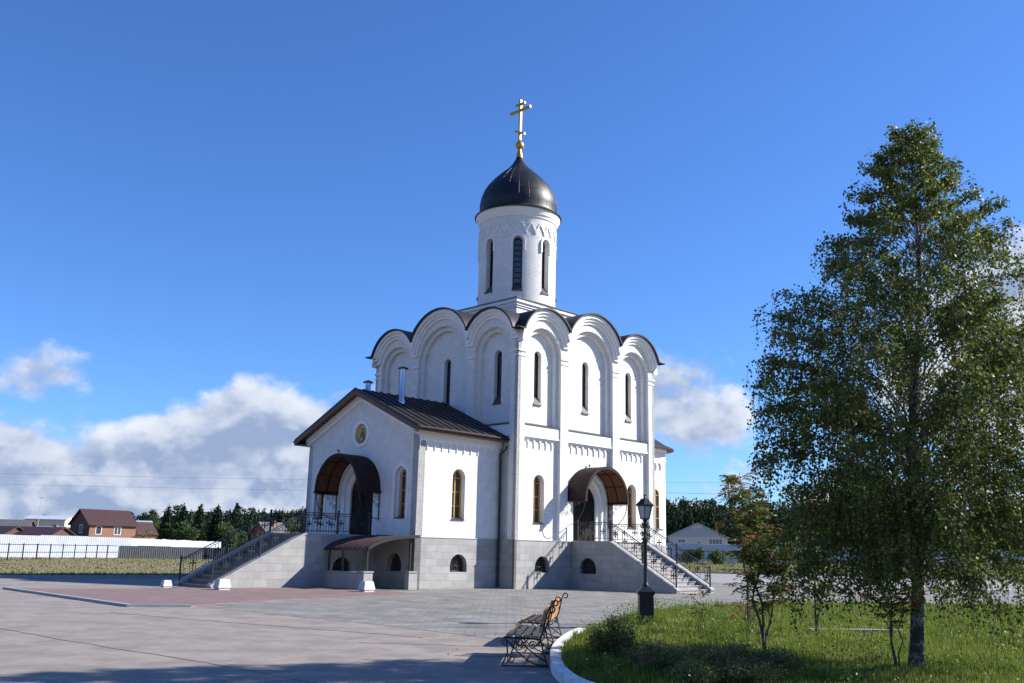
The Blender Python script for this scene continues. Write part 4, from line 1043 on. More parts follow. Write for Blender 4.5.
brickh = brickmat('red_house_brick', (.30, .125, .065), (.24, .095, .05), (.30, .22, .17), .26, .085, .01, .8, .2, .006, .2)
woodh = mat('dark_plank_wall', (.10, .045, .03), .7, (.07, .032, .022), 6.)
cream = mat('cream_siding', (.62, .56, .45), .6, (.57, .52, .42), 2.)
maroof = mat('maroon_house_roof', (.060, .026, .026), .6, (.048, .022, .022), 2.)
grroof = mat('grey_house_roof', (.13, .12, .12), .6, (.10, .095, .1), 2.)
ltroof = mat('pale_metal_roof', (.44, .47, .52), .4, (.38, .41, .46), 2.)
bwhite = mat('white_frame', (.8, .8, .8), .5)
def house(name, label, x, y, rz, w, d, h, rh, wm, rm, wins=(), cat='house', ov=.4, chim=None, base=GZ, gm=None, gfull=True):
    # ridge along local x, gables at +-x; wins: (face, s, z, w, h)
    t = thing(name, label, cat, (x, y, base), rz)
    bm = B(); box(bm, -w/2, w/2, -d/2, d/2, 0, h); 
    for s in (-1, 1):
        v = [bm.verts.new((s*w/2, -d/2, h)), bm.verts.new((s*w/2, d/2, h)), bm.verts.new((s*w/2, 0, h+rh))]; bm.faces.new(v if s > 0 else v[::-1])
    obj('wall', bm, wm, t)
    if gm:
        bm = B(); frg = Fr((-w/2, 0), (0, -1), (-1, 0))
        plate(bm, frg, [(-d/2, .01 if gfull else h), (d/2, .01 if gfull else h), (d/2, h), (0, h+rh), (-d/2, h)] if gfull else [(-d/2, h), (d/2, h), (0, h+rh)], .0, .03); obj('gable_cladding', bm, gm, t)
    bm = B(); sl = rh/(d/2)
    for s in (-1, 1):
        v = []
        for dz in (0.02, .16):
            v += [bm.verts.new(p) for p in ((-w/2-ov, 0, h+rh+dz), (w/2+ov, 0, h+rh+dz), (w/2+ov, s*(d/2+ov), h-sl*ov+dz), (-w/2-ov, s*(d/2+ov), h-sl*ov+dz))]
        for q in ((4, 5, 6, 7), (3, 2, 1, 0), (0, 1, 5, 4), (1, 2, 6, 5), (2, 3, 7, 6), (3, 0, 4, 7)): bm.faces.new([v[k] for k in q])
    bmesh.ops.recalc_face_normals(bm, faces=bm.faces)
    rf = obj('roof', bm, rm, t)
    if chim:
        bm = B(); box(bm, chim[0]-.25, chim[0]+.25, chim[1]-.25, chim[1]+.25, h, h+rh+.4); obj('chimney', bm, brickh, rf)
    fr_ = {'f': Fr((0, -d/2), (1, 0), (0, -1)), 'l': Fr((-w/2, 0), (0, -1), (-1, 0)), 'r': Fr((w/2, 0), (0, 1), (1, 0))}
    for fc, s, z, ww, hh in wins:
        fr = fr_[fc]; bm = B(); plate(bm, fr, [(s-ww/2, z), (s+ww/2, z), (s+ww/2, z+hh), (s-ww/2, z+hh)], 0, .06, [[(s-ww/2+.1, z+.1), (s+ww/2-.1, z+.1), (s+ww/2-.1, z+hh-.1), (s-ww/2+.1, z+hh-.1)]])
        n = max(1, int(round(ww/.8)))
        for k in range(1, n): xx = s-ww/2+ww*k/n; fbox(bm, fr, xx-.04, xx+.04, .0, .055, z+.1, z+hh-.1)
        wf = obj('window', bm, bwhite, t); bm = B(); fbox(bm, fr, s-ww/2+.08, s+ww/2-.08, .005, .02, z+.08, z+hh-.08); obj('pane', bm, glass2, wf)
    return t
# brick house: gable end faces the camera's left, long side faces right
house('brick_house', 'red brick house with maroon roof beyond the white fence', -73, 174, R_(47), 8.4, 8.0, 4.7, 2.5, brickh, maroof, [('l', .6, 3.1, 1.4, 1.5), ('f', -2.6, 2.9, 1.1, 1.5), ('f', .8, 2.9, 1.3, 1.5)], gm=woodh)
house('shed', 'long low dark roofed shed against the brick house', -79.5, 165, R_(-20), 9, 5, 2.6, 1.2, woodh, maroof, cat='shed')
house('brick_outbuilding', 'small red brick outbuilding right of the brick house', -68.5, 180, R_(50), 3.4, 4.8, 3.4, 1.9, brickh, maroof, cat='outbuilding')
house('house', 'low house with a pale grey roof behind the spruces', -78, 200, R_(10), 7, 5, 4.4, 1.6, cream, ltroof)
house('house', 'dark grey hipped roof house at the left edge', -95, 178, R_(8), 13, 9, 2.6, 2.6, woodh, grroof)
house('house', 'small house with maroon roof just right of the grey roofed one', -87, 166, R_(-28), 8, 6, 2.2, 1.6, woodh, maroof, chim=(-3, 0))
house('house', 'cream coloured two storey block above the roofs on the left', -102, 215, R_(5), 8.5, 7, 6.2, .8, cream, ltroof, [('f', -2, 4, 1.2, 1.3), ('f', 2, 4, 1.2, 1.3)])
house('house', 'house with long pale metal roof between brown roofs', -88, 185, R_(-25), 10, 6, 2.6, 1.6, cream, ltroof, chim=(2, 0))
house('house', 'far brown house with brick chimney among the left roofs', -96, 225, R_(30), 8, 7, 4.2, 3., brickh, maroof, chim=(1, 0))
house('wooden_house', 'dark red plank house seen above the left staircase', -41.5, 168, R_(50), 4.2, 4.6, 3.9, 1.6, mat('red_plank_wall', (.16, .045, .035), .7, (.11, .035, .03), 5.), grroof, chim=(0, -1))
# cream house: gable faces the camera
house('cream_house', 'cream gabled house with grey roof beyond the blue grey fence', 43.5, 221, R_(80), 12, 13.0, 5.0, 3.0, cream, mat('pale_roof_sheet', (.42, .44, .48), .5, (.38, .40, .44), 1.), [('l', -3.6, 2.9, 1.7, 1.6), ('l', .2, 3.2, .9, .9), ('l', 3.9, 3.2, 3.0, 1.5), ('l', .3, 7.0, .7, .6), ('l', -.7, 7.0, .7, .6)], base=.6, chim=(2, -4.5), ov=.5, gm=MATS['pale_roof_sheet'], gfull=False)

# mast and cables far left
mast = thing('mast', 'thin pale lattice mast standing behind the left roofs', 'mast', (-97.5, 200, GZ))
bm = B(); tube(bm, [(0, 0, 0), (0, 0, 11)], .06, 6); tube(bm, [(-.6, 0, 10.4), (.6, 0, 10.4)], .04, 5); obj('pole', bm, mat('pale_mast', (.42, .44, .48), .6), mast)
cabm = mat('cable_grey', (.22, .25, .32), .6)
for k, (z0, lab) in enumerate(((13.6, 'lower thin power cable crossing the clouds on the left'), (15.8, 'upper thin power cable crossing the clouds on the left'))):
    bm = B(); tube(bm, [(-190+i*8, 200, z0-1.1*math.sin(PI*i/30)+.03*i) for i in range(31)], .022, 4)
    tag(obj('power_cable', bm, cabm), lab, 'cable')
bm = B(); tube(bm, [(18+i*8, 240, 17.2-.6*math.sin(PI*i/14)) for i in range(15)], .022, 4); tag(obj('power_cable', bm, cabm), 'thin power cable crossing above the wood on the right', 'cable')

# ------------------------------------------------------------------ vegetation helpers
def leaf_mats(pref, cols, trans=.35, rough=.45):
    return [mat(f'{pref}_{i}' if i else pref, c, rough, tuple(min(1, q*1.35) for q in c), 3., trans=trans, spec=.22) for i, c in enumerate(cols)]
def leaves_mesh(name, C_, size, aspect, mats_, weights, parent=None, up_bias=0., normals=None, fold=True, dirs=None):
    n = len(C_); C_ = np.asarray(C_, float)
    size = np.broadcast_to(size, (n,)) if np.ndim(size) == 0 else size
    if dirs is None:
        d = rng.normal(size=(n, 3)); d[:, 2] -= up_bias
    else: d = np.asarray(dirs)+rng.normal(size=(n, 3))*.15
    d /= np.linalg.norm(d, axis=1)[:, None]
    q = rng.normal(size=(n, 3)) if normals is None else normals
    s = np.cross(d, q); s /= np.linalg.norm(s, axis=1)[:, None]+1e-9
    nn = np.cross(s, d)
    L_ = size[:, None]*d; W_ = size[:, None]*aspect*.5*s
    v = np.empty((n, 4, 3)); v[:, 0] = C_; v[:, 1] = C_+L_*.5+W_+nn*size[:, None]*.08; v[:, 2] = C_+L_; v[:, 3] = C_+L_*.5-W_+nn*size[:, None]*.08
    me = bpy.data.meshes.new(name); me.vertices.add(n*4); me.vertices.foreach_set('co', v.ravel().astype(np.float32))
    me.loops.add(n*4); me.loops.foreach_set('vertex_index', np.arange(n*4, dtype=np.int32))
    me.polygons.add(n); me.polygons.foreach_set('loop_start', np.arange(0, n*4, 4, dtype=np.int32))
    for m in mats_: me.materials.append(m)
    me.polygons.foreach_set('material_index', rng.choice(len(mats_), n, p=weights).astype(np.int32))
    me.update(calc_edges=True)
    o = bpy.data.objects.new(name, me); col.objects.link(o)
    if parent is not None: o.parent = parent
    return o
bark_birch = mat('birch_bark', (.24, .22, .20), .85, (.035, .03, .026), 9., bump=.6, bsc=20, thr=(.34, .50))
bark_dark = mat('dark_bark', (.055, .045, .038), .9, (.09, .075, .06), 12., bump=.4)
twigm = mat('brown_twig', (.085, .062, .05), .8)
birchl = leaf_mats('birch_leaf', [(.052, .080, .015), (.088, .120, .020), (.135, .160, .028), (.23, .20, .04)],   .34, .5)
# ------------------------------------------------------------------ birch
birch = thing('birch_tree', 'tall birch with dense drooping crown standing on the lawn at the right', 'tree', (5.92, 14.3, GZ))
TOP = Vector((.60, 0, 8.50))
def axis(z): t = z/8.5; return Vector((.60*t+.05*math.sin(z*1.3), .05*math.sin(z*.9), z))
prof_l = [(.9, 1.35), (1.5, 1.75), (2.2, 2.0), (3., 2.15), (4.1, 2.40), (4.9, 2.42), (5.7, 2.25), (6.2, 2.0), (6.9, 1.35), (7.5, .98), (8.0, .68), (8.5, .2)]
prof_r = [(.9, 1.4), (1.5, 2.2), (2.2, 2.5), (3., 2.5), (4.1, 2.45), (4.9, 2.1), (5.7, 1.6), (6.2, 1.5), (6.9, 1.25), (7.5, .85), (8.0, .5), (8.5, .15)]
def crown_r(z, a):
    zs = [p[0] for p in prof_l]; l = np.interp(z, zs, [p[1] for p in prof_l]); r = np.interp(z, zs, [p[1] for p in prof_r])
    c = math.cos(a); m = (l+r)/2*.92
    if c < 0: return m+(l-m)*(-c)**1.5
    return m+(r-m)*c**1.5
bm = B(); tube(bm, [axis(z) for z in np.linspace(0, 2.2, 8)], [.125, .105, .095, .09, .087, .084, .081, .078], 10)
tube(bm, [axis(z) for z in np.linspace(2.2, 8.5, 22)], [.078-.071*k/21 for k in range(22)], 8)
obj('trunk', bm, bark_birch, birch, smooth=True)
bm = B(); tw = B(); LC = []; LD = []
nb = 205
for i in range(nb):
    zt = .95+7.5*((i+.5)/nb)**.90; a = i*2.39996+random.uniform(-.3, .3)
    Rr = crown_r(zt, a)*random.uniform(.76, 1.04); rise = min(zt*.38, Rr*random.uniform(.4, .95)); z0 = max(.95, zt-rise)
    if zt < 2.2: z0 = max(1.25, zt+.3)
    s = axis(z0); e = axis(zt)+Vector((Rr*math.cos(a), Rr*math.sin(a), 0)); pts = []
    n = 12
    for k in range(n+1):
        t = k/n; p = s.lerp(e, t); p.z += (math.sin(t*PI)*.22*Rr if zt > 2.2 else math.sin(t*PI)*.3) - .05*Rr*t*t
        p += Vector((random.uniform(-1, 1), random.uniform(-1, 1), random.uniform(-.5, .5)))*.035; pts.append(p)
    br = .009+.011*Rr/2.5*(1-zt/11)
    tube(bm, pts, [br*(1-.85*k/n) for k in range(n+1)], 5, cap=False)
    cl = random.uniform(.5, 1.35)
    m = int(12+14*Rr*cl)
    for j in range(m):
        t = random.uniform(.22, 1.0)**.8; f = t*n; k = min(n-1, int(f)); p = pts[k].lerp(pts[k+1], f-k)
        ln = random.uniform(.25, .95)*(1.0 if zt < 6.0 else .6); aa = a+random.uniform(-1.4, 1.4)
        out_ = Vector((math.cos(aa), math.sin(aa), random.uniform(-.1, .6 if zt > 6 else .35)))*ln*random.uniform(.3, .75)
        q1 = p+out_*.6+Vector((0, 0, .02)); q2 = p+out_*.8+Vector((0, 0, -ln*random.uniform(.4, 1.0) if zt < 7 else ln*.1))
        tube(tw, [p, q1, q2], [.004, .003, .002], 3, cap=False)
        nl = int(ln*(37 if zt < 5.5 else 43)*random.uniform(.7, 1.2))
        for _ in range(nl):
            t2 = random.random()**.7; c = (p.lerp(q1, t2*2) if t2 < .5 else q1.lerp(q2, t2*2-1))
            LC.append(c+Vector((random.gauss(0, .038), random.gauss(0, .038), random.gauss(-.02, .045))))
LC = np.array([tuple(c) for c in LC]); LC = LC[LC[:, 2] > .55]
print('birch leaves', len(LC))
obj('limb', bm, mat('pale_limb_bark', (.27, .25, .225), .8, (.10, .085, .07), 7.), birch); obj('twig', tw, twigm, birch, uv=False)
o = leaves_mesh('crown', LC, rng.uniform(.038, .066, len(LC)), .78, birchl, [.36, .36, .22, .06], birch, up_bias=.8)
o['kind'] = 'stuff'

# ------------------------------------------------------------------ rowans
rowl = leaf_mats('rowan_leaf', [(.06, .095, .02), (.10, .14, .03), (.19, .19, .045)], .35, .5)
rowr = leaf_mats('rust_leaf', [(.22, .06, .02), (.30, .11, .03), (.12, .05, .025)], .35, .5)
berrym = mat('rowan_berry', (.50, .085, .02), .35, (.60, .15, .03), 9.)
def rowan(label, x, y, stems, rust=.25, nf=26, berries=14, fsz=.055, name='rowan_tree'):
    t = thing(name, label, 'tree', (x, y, GZ)); bm = B(); bb = B(); C_ = []; D_ = []; Cr = []; Dr = []
    for (dx, dy, h, r) in stems:
        pts = [Vector((dx*(k/10)**1.25, dy*(k/10)**1.25, h*k/10))+Vector((random.uniform(-1, 1), random.uniform(-1, 1), 0))*.02*min(k, 4)/1.2 for k in range(11)]
        tube(bm, pts, [r*(1-.8*k/10) for k in range(11)], 6)
        nb_ = int(h*7)
        for j in range(nb_):
            f = random.uniform(.32, 1.)*10; k = min(9, int(f)); p = pts[k].lerp(pts[k+1], f-k); a = random.uniform(0, 2*PI); ln = random.uniform(.25, .55)*(1.25-f/14)
            e = p+Vector((math.cos(a)*ln, math.sin(a)*ln, ln*random.uniform(.3, .9))); mid = p.lerp(e, .5)+Vector((0, 0, .03)); tube(bm, [p, mid, e], [.006, .005, .003], 4, cap=False)
            for _ in range(nf//3):
                u = random.uniform(.25, 1); b0 = p.lerp(e, u); a2 = random.uniform(0, 2*PI); fd = Vector((math.cos(a2), math.sin(a2), random.uniform(-.5, .35))).normalized(); fl_ = random.uniform(.14, .24)
                sd_ = fd.cross(Vector((0, 0, 1))).normalized(); isr = random.random() < rust
                for q in range(1, 7):
                    for sg in (-1, 1):
                        c = b0+fd*fl_*q/6+Vector((0, 0, -.03*(q/6)**2)); dd = (sd_*sg+fd*.5).normalized()
                        (Cr if isr else C_).append(tuple(c)); (Dr if isr else D_).append(tuple(dd))
            if random.random() < berries/75:
                for _ in range(16):
                    c = e+Vector((random.gauss(0, .03), random.gauss(0, .03), random.gauss(-.02, .018))); bmesh.ops.create_icosphere(bb, subdivisions=1, radius=.012, matrix=Matrix.Translation(c))
    obj('trunk', bm, bark_dark, t, smooth=True)
    cr = leaves_mesh('crown', C_+Cr, rng.uniform(fsz*.95, fsz*1.45, len(C_)+len(Cr)), .42, rowl+rowr, [.45*(1-rust), .35*(1-rust), .20*(1-rust), .5*rust, .3*rust, .2*rust], t, dirs=np.array(D_+Dr)); cr['kind'] = 'stuff'
    if len(bb.verts): o = obj('berries', bb, berrym, t, uv=False); o['kind'] = 'stuff'
    else: bb.free()
    return t
rowan('many stemmed rowan sapling with green and rusty leaves left of the birch', 4.34, 16.5, [(-.15, .1, 2.9, .026), (.62, .15, 2.3, .02), (-.55, .3, 3.05, .022), (.25, -.3, 2.0, .015)], .10, 30, 40)
rowan('slim rowan with orange berry clusters in front of the birch trunk', 5.62, 14.2, [(-.12, .0, 2.15, .018), (-.25, .1, 2.35, .015), (.35, .05, 1.7, .012)], .10, 12, 60, .05)
rowan('taller rowan with rust red leaves behind the lamp side of the lawn', 5.6, 22.6, [(-.1, 0, 3.6, .03), (.3, .2, 3.3, .024)], .22, 26, 10)
rowan('thin rowan sapling with reddish tips farther back on the lawn', 6.2, 19.6, [(.0, 0, 2.9, .022), (.35, .1, 2.5, .016)], .15, 22, 12)
rowan('knee high sapling with red leaf tips beside the lamp lawn', 3.9, 19.5, [(.05, 0, 1.15, .010), (-.1, .05, .85, .008)], .8, 5, 4, .05, name='sapling')
rowan('bare knee high sapling with red leaf tips nearer the rowan', 4.5, 18.3, [(.05, 0, 1.25, .010), (.2, .05, .95, .008)], .8, 5, 4, .05, name='sapling')

# ------------------------------------------------------------------ shrubs
shl = leaf_mats('shrub_leaf', [(.085, .08, .028), (.22, .155, .065), (.14, .19, .045), (.32, .24, .12)], .4, .6)
def shrub(label, x, y, r, h, n=3600, w=(.36, .28, .26, .10)):
    t = thing('shrub', label, 'shrub', (x, y, GZ+.05), group='dark clipped shrubs along the bed kerb'); bm = B(); C_ = []
    for i in range(46):
        a = random.uniform(0, 2*PI); q = math.sqrt(random.random())*r; e = Vector((q*math.cos(a), q*math.sin(a), h*(1-.45*(q/r)**2)*random.uniform(.7, 1.05))); s = Vector((q*.35*math.cos(a), q*.35*math.sin(a), 0))
        tube(bm, [s, s.lerp(e, .5)+Vector((0, 0, .05)), e], [.006, .005, .002], 4, cap=False)
        for _ in range(n//46):
            u = random.uniform(.15, 1.03)**.6; c = s.lerp(e, u)+Vector((random.gauss(0, .05), random.gauss(0, .05), random.gauss(0, .045)))
            if c.z > .01: C_.append(tuple(c))
    obj('branches', bm, twigm, t, uv=False); cr = leaves_mesh('foliage', C_, rng.uniform(.02, .038, len(C_)), .6, shl, list(w), t, up_bias=-.3); cr['kind'] = 'stuff'
shrub('darkest rounded shrub, nearest the lamp post', 1.66, 15.1, .42, .62, 6000, (.50, .2, .25, .05))
shrub('brownish shrub just right of the darkest one', 2.05, 13.4, .42, .48, 5200, (.2, .33, .25, .22))
shrub('shrub in the middle of the row, brown and green', 2.62, 12.95, .44, .48, 5200, (.25, .3, .3, .15))
shrub('brown shrub left of the rowan sapling foot', 3.15, 13.3, .42, .46, 5200, (.28, .35, .27, .1))
shrub('dark shrub at the foot of the rowan sapling', 3.7, 13.4, .38, .42, 4600, (.42, .25, .23, .1))
shrub('low pale green shrub at the bottom edge between brown ones', 2.3, 12.2, .34, .32, 3400, (.15, .15, .6, .1))
shrub('brownish green shrub at the bottom edge below the rowan', 3.05, 12.35, .40, .36, 4600, (.25, .3, .35, .1))

# ------------------------------------------------------------------ grass
grl = leaf_mats('grass_blade', [(.095, .145, .018), (.14, .19, .026), (.19, .21, .04), (.26, .22, .09), (.05, .08, .016)], .42, .65)
from mathutils import geometry as mg
def inside(px, py, poly):
    c = np.zeros(len(px), bool); n = len(poly); j = n-1
    for i in range(n):
        xi, yi = poly[i]; xj, yj = poly[j]
        c ^= ((yi > py) != (yj > py)) & (px < (xj-xi)*(py-yi)/(yj-yi+1e-12)+xi); j = i
    return c
def blades(name, X_, Y_, Zf, hmin, hmax, wid, mats_, w, label, cat):
    n = len(X_); h = rng.uniform(hmin, hmax, n); a = rng.uniform(0, 2*PI, n); lean = rng.uniform(.05, .55, n)*h; b = rng.uniform(0, 2*PI, n)
    v = np.empty((n, 3, 3)); wx = np.cos(a)*wid/2; wy = np.sin(a)*wid/2
    v[:, 0] = np.c_[X_-wx, Y_-wy, Zf]; v[:, 1] = np.c_[X_+wx, Y_+wy, Zf]; v[:, 2] = np.c_[X_+lean*np.cos(b), Y_+lean*np.sin(b), Zf+h]
    me = bpy.data.meshes.new(name); me.vertices.add(n*3); me.vertices.foreach_set('co', v.ravel().astype(np.float32))
    me.loops.add(n*3); me.loops.foreach_set('vertex_index', np.arange(n*3, dtype=np.int32)); me.polygons.add(n); me.polygons.foreach_set('loop_start', np.arange(0, n*3, 3, dtype=np.int32))
    for m in mats_: me.materials.append(m)
    # colour patches
    pn = (np.sin(X_*1.7+1.3*np.sin(Y_*.9))*np.sin(Y_*1.3+X_*.6)+.5*np.sin(X_*4.1+Y_*2.7)+rng.normal(0, .45, n))
    idx = rng.choice(len(mats_), n, p=w); idx = np.where((pn > .75) & (idx < 3), idx+1, idx); idx = np.where(pn < -1.05, 4, idx)
    me.polygons.foreach_set('material_index', idx.astype(np.int32)); me.update(calc_edges=True)
    o = bpy.data.objects.new(name, me); col.objects.link(o); o['kind'] = 'stuff'; o['label'] = label; o['category'] = cat; return o
def scat(n, x0, x1, y0, y1, poly, p=1.):
    x = rng.uniform(x0, x1, n); y = y0+(y1-y0)*rng.random(n)**p; k = inside(x, y, poly); 
    return x[k], y[k]
xs, ys = [], []
for a in ((120000, .6, 11., 10.5, 19., 1.), (80000, 1., 16., 18., 27.), (45000, 2., 24., 26., 36.)):
    x, y = scat(*a[:5], BEDS); xs.append(x); ys.append(y)
gx, gy = np.concatenate(xs), np.concatenate(ys)
lump = .72+.38*(np.sin(gx*2.1+np.sin(gy*1.7)*1.5)*np.sin(gy*2.3+gx*.8))+.32*np.sin(gx*5.3+2*np.sin(gy*3.1))*np.sin(gy*4.7+1.4*gx)
far = np.clip((gy-12)/20, 0, 1)
n = len(gx)
o = blades('lawn', gx, gy, np.full(n, GZ+.06), .05, .20, .015, grl, [.36, .32, .16, .06, .10], 'lush uneven green grass growing in the kerbed bed', 'grass')
me = o.data; co = np.empty(n*9, np.float32); me.vertices.foreach_get('co', co); co = co.reshape(n, 3, 3)
co[:, 2, 2] = GZ+.06+(co[:, 2, 2]-GZ-.06)*lump*(1+.5*far); wsc = (1+1.3*far)[:, None]
mid = (co[:, 0]+co[:, 1])/2; co[:, 0] = mid+(co[:, 0]-mid)*wsc; co[:, 1] = mid+(co[:, 1]-mid)*wsc
me.vertices.foreach_set('co', co.ravel()); me.update()
# taller weeds and broad leaves in clumps
WC = []
for _ in range(330):
    cx, cy = random.uniform(1.2, 13), random.uniform(12, 31)
    if not inside(np.array([cx]), np.array([cy]), BEDS)[0]: continue
    hh = random.uniform(.12, .30)
    for _ in range(90): WC.append((cx+random.gauss(0, .16), cy+random.gauss(0, .16), GZ+.06+random.random()*hh))
for _ in range(50):
    cx = random.uniform(1.9, 4.6); cy = 22.5+random.uniform(0, 4)+(cx-2)*1.2
    if inside(np.array([cx]), np.array([cy]), BEDS)[0]:
        for _ in range(120): WC.append((cx+random.gauss(0, .16), cy+random.gauss(0, .16), GZ+.06+random.random()**1.5*.42))
o = leaves_mesh('weeds', WC, rng.uniform(.03, .06, len(WC)), .42, grl, [.32, .34, .14, .08, .12], up_bias=-1.0)
o['kind'] = 'stuff'; o['label'] = 'broad leaved weeds scattered through the lawn grass'; o['category'] = 'weeds'
fl = []
for _ in range(520):
    fx, fy = random.uniform(1., 12), random.uniform(11.5, 26)
    if inside(np.array([fx]), np.array([fy]), BEDS)[0]: fl.append((fx, fy, GZ+.06+random.uniform(.12, .26)))
o = leaves_mesh('wild_flowers', fl, rng.uniform(.025, .04, len(fl)), .9, [mat('yellow_petal', (.55, .50, .10), .6, trans=.3), mat('white_petal', (.65, .65, .6), .6, trans=.3)], [.72, .28])
o['kind'] = 'stuff'; o['label'] = 'tiny yellow and white flowers dotted in the lawn'; o['category'] = 'flowers'
mat('dry_stalk', (.16, .115, .055), .9, (.21, .16, .08), 2.)
# rough grass on the field left and on the far bank
FP = [(-120, 22), (-52, 18.6), (-22, 43.6), (-16, 48.6), (-8, 55.2), (-5, 70), (-30, 118), (-60, 118), (-120, 118)]
x, y = scat(34000, -75, -8, 22, 116, FP); blades('rough_grass', x, y, np.full(len(x), GZ-.03), .03, .11, .12, grl+[MATS['dry_stalk']], [.12, .12, .16, .22, .08, .30], 'dry mown grass on the open field at the left', 'grass')
ee = []
for a, b in (((-52, 18.6), (-22, 43.6)), ((-22, 43.6), (-16, 48.6)), ((-16, 48.6), (-8, 55.2))):
    m = int(900*math.dist(a, b)/10); t = rng.random(m); ee.append(np.c_[a[0]+(b[0]-a[0])*t+rng.normal(0, .5, m)-.3, a[1]+(b[1]-a[1])*t+np.abs(rng.normal(0, .9, m))+.5])
ee = np.concatenate(ee); blades('verge_grass', ee[:, 0], ee[:, 1], np.full(len(ee), GZ-.03), .10, .34, .06, grl, [.40, .22, .08, .05, .25], 'tall dark verge grass along the edge of the left field', 'grass')
x, y = scat(34000, 11, 90, 92.5, 118, [(11, 92.5), (90, 92.5), (90, 118), (11, 118)]); zz = np.array([fr_z(a, b) for a, b in zip(x, y)])
blades('bank_grass', x, y, zz-.02, .05, .22, .12, grl+[MATS['dry_stalk']], [.22, .18, .14, .20, .06, .20], 'rough grass on the bank beyond the far road', 'grass')

# ------------------------------------------------------------------ far vegetation
conl = leaf_mats('conifer_needles', [(.012, .026, .011), (.020, .038, .014), (.030, .050, .018)], .1, .8)
decl = leaf_mats('broadleaf', [(.040, .068, .020), (.065, .095, .026), (.10, .12, .035)], .25, .7)
def conifer_pts(h, r, n, pine=False):
    z = rng.random(n)**(.7 if not pine else 1.)
    if pine: z = .30+.70*rng.random(n)**.8; rad = r*np.sqrt(np.clip(1-((z-.60)/.42)**2, 0.01, 1))*(.55+.45*rng.random(n)); 
    else:
        z = 1-np.sqrt(rng.random(n))*.95; ly = .84+.16*np.cos(z*h*5.5); rad = (r*(1-z)*ly+.05)*rng.random(n)**.25
    a = rng.uniform(0, 2*PI, n)
    return np.c_[rad*np.cos(a), rad*np.sin(a), z*h-(0 if pine else .10*rad)]
def core(bm, x, y, z, h, r):
    n = 7; zs = [.06, .3, .55, .8, 1.]; rings = []
    for q in zs: rings.append([bm.verts.new((x+r*(1.02-q)*.80*random.uniform(.7, 1.1)*math.cos(2*PI*k/n), y+r*(1.02-q)*.80*random.uniform(.7, 1.1)*math.sin(2*PI*k/n), z+q*h*.96)) for k in range(n)])
    for A, C_ in zip(rings, rings[1:]):
        for k in range(n): bm.faces.new([A[k], A[(k+1) % n], C_[(k+1) % n], C_[k]])
def wood(name, label, n, xf, yf, hf, zf, frac=.6):
    P = []; S = []; bm = B(); cb = B()
    for i in range(n):
        x, y = xf(), yf(); h = hf(x, y); z = zf(x, y); k = 360
        pine = random.random() < .5; rr = h*random.uniform(.19, .27)*(1 if not pine else .8); core(cb, x, y, z, h, rr)
        q = conifer_pts(h, rr, k, pine)+np.array([x, y, z]); P.append(q); S.append(rng.uniform(.5, 1.0, k))
        tube(bm, [(x, y, z), (x, y, z+h*.9)], [h*.014, .03], 4, cap=False)
    o = leaves_mesh(name, np.concatenate(P), np.concatenate(S), .55, conl, [.5, .36, .14], up_bias=.6)
    o['kind'] = 'stuff'; o['label'] = label; o['category'] = 'wood'
    t = obj('wood_inner_branches', cb, conl[0], uv=False); t['kind'] = 'stuff'; t['label'] = 'dense inner boughs of '+label; t['category'] = 'boughs'
    t = obj('wood_trunks', bm, bark_dark, uv=False); t['kind'] = 'stuff'; t['label'] = 'crowded trunks inside '+label; t['category'] = 'trunks'
wood('wood', 'dark pine wood on the horizon at the left', 420, lambda: random.uniform(-165, -48), lambda: random.uniform(285, 345), lambda x, y: np.interp(x, [-155, -120, -95, -50], [6.5, 9.5, 12.0, 13.5])*random.uniform(.85, 1.1), lambda x, y: GZ)
wood('wood', 'tall dark pine wood rising behind the cream house', 460, lambda: random.uniform(34, 165), lambda: random.uniform(245, 305), lambda x, y: np.interp(x, [34, 60, 100, 165], [15.0, 14.8, 14.5, 14])*random.uniform(.86, 1.08), lambda x, y: .6+(y-245)*.03)
# spruces you can tell apart
sp_protos = []
def tree_thing(name, label, x, y, h, r, k, mats_, w, conifer=True, group=None, sz=.35, z=GZ):
    t = thing(name, label, 'tree', (x, y, z), 0, group); bm = B(); tube(bm, [(0, 0, 0), (0, 0, h*.85)], [h*.018, .03], 6); obj('trunk', bm, bark_dark, t)
    if conifer:
        P = conifer_pts(h, r, k); cb = B(); core(cb, 0, 0, 0, h, r); obj('inner_boughs', cb, conl[0], t, uv=False)
    else:
        P = []
        for _ in range(9):
            c = rng.normal(0, 1, 3)*np.array([r*.42, r*.42, h*.16])+np.array([0, 0, h*.62]); m = k//9; d = rng.normal(size=(m, 3)); d /= np.linalg.norm(d, axis=1)[:, None]
            P.append(c+d*(r*.48*rng.random(m)**.33)[:, None])
        P = np.concatenate(P)
    c = leaves_mesh('crown', P, rng.uniform(sz*.7, sz*1.2, len(P)), .6, mats_, w, t, up_bias=.5 if conifer else 0); c['kind'] = 'stuff'
    return t
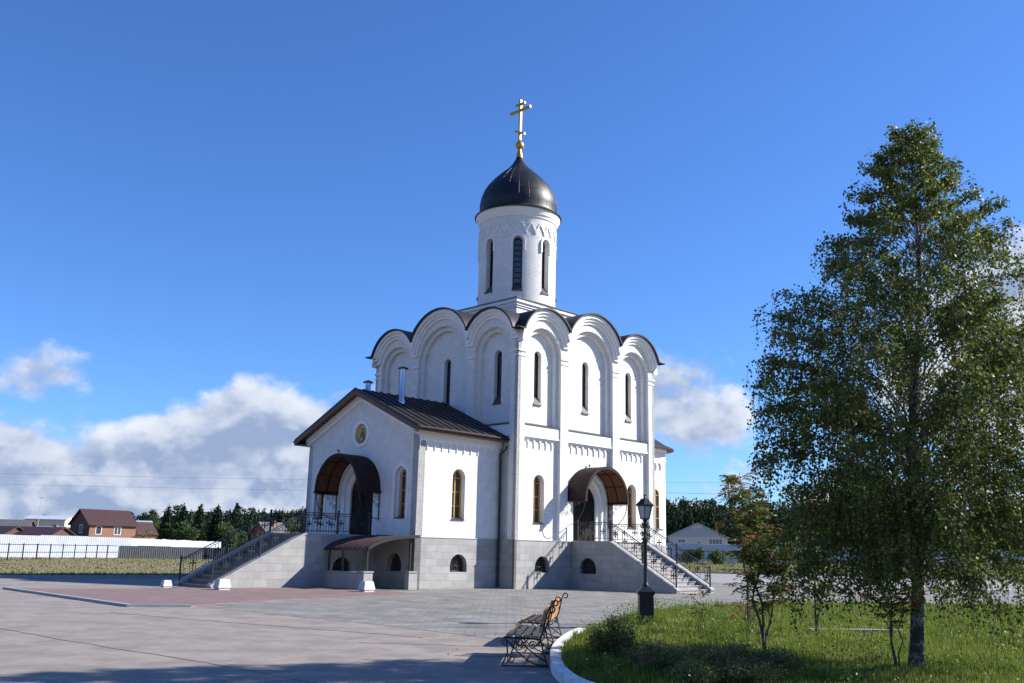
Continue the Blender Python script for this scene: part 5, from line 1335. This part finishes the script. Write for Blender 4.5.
for i, (px, y, h, lab) in enumerate(((183, 150, 7.1, 'leftmost spruce of the dark group beyond the fence'), (198, 152, 7.5, 'second spruce from the left in the dark group'), (214, 149, 7.5, 'middle spruce of the dark group beyond the fence'), (231, 151, 7.4, 'spruce second from the right in the dark group'), (249, 148, 7.7, 'rightmost and tallest spruce of the dark group'))):
    tree_thing('spruce_tree', lab, (px-512)/944*y*1.38, y*1.36, h*1.36, 3.2, 3400, conl, [.6, .3, .1], True, 'dark spruces beyond the fence', .55)
for x, y, h, r, lab in ((-33.5, 118.5, 4.0, 1.5, 'yellow green bushy tree left of the stair rail'), (-30.6, 121, 3.6, 1.4, 'yellow green bushy tree nearer the church steps'), (-27.5, 122, 3.9, 1.6, 'yellow green bushy tree behind the stair railing')):
    tree_thing('bushy_tree', lab, x, y, h, r, 1900, decl, [.25, .45, .30], False, None, .26)
for x, y, h, r, lab in ((-55, 165, 5.0, 2.4, 'grey green willow between outbuilding and spruces'), (-60, 205, 6.5, 3., 'round pale tree behind the outbuilding'), (-110, 205, 5.6, 2.4, 'dark round tree at the left edge of the horizon'), (-83, 230, 8.4, 2.6, 'small dark tree behind the brick house'), (-92, 250, 8.2, 2.4, 'dark tree top among the chimneys')):
    tree_thing('broadleaf_tree', lab, x, y, h, r, 1800, decl, [.55, .35, .10], False, None, .42)
tree_thing('bush', 'brown leafless looking bush behind the white fence', -51, 135, 3.0, 1.6, 1200, shl, [.2, .4, .2, .2], False, None, .2)
for x, y, h, r, lab in ((26.0, 99, 2.6, 1.6, 'low green willow bush on the bank by the far road'), (29, 101, 3.2, 1.9, 'larger green willow bush on the far bank behind the rowan'), (34, 104, 3.4, 2.2, 'rightmost willow bush on the bank under the birch crown'), (21.5, 113, 1.5, 1.2, 'small green bush in front of the blue grey fence'), (24, 110, 1.4, 1.2, 'low yellowish bush in front of the blue grey fence')):
    tree_thing('willow_bush', lab, x, y, h, r, 2200, decl, [.35, .42, .23], False, None, .2, fr_z(x, y))
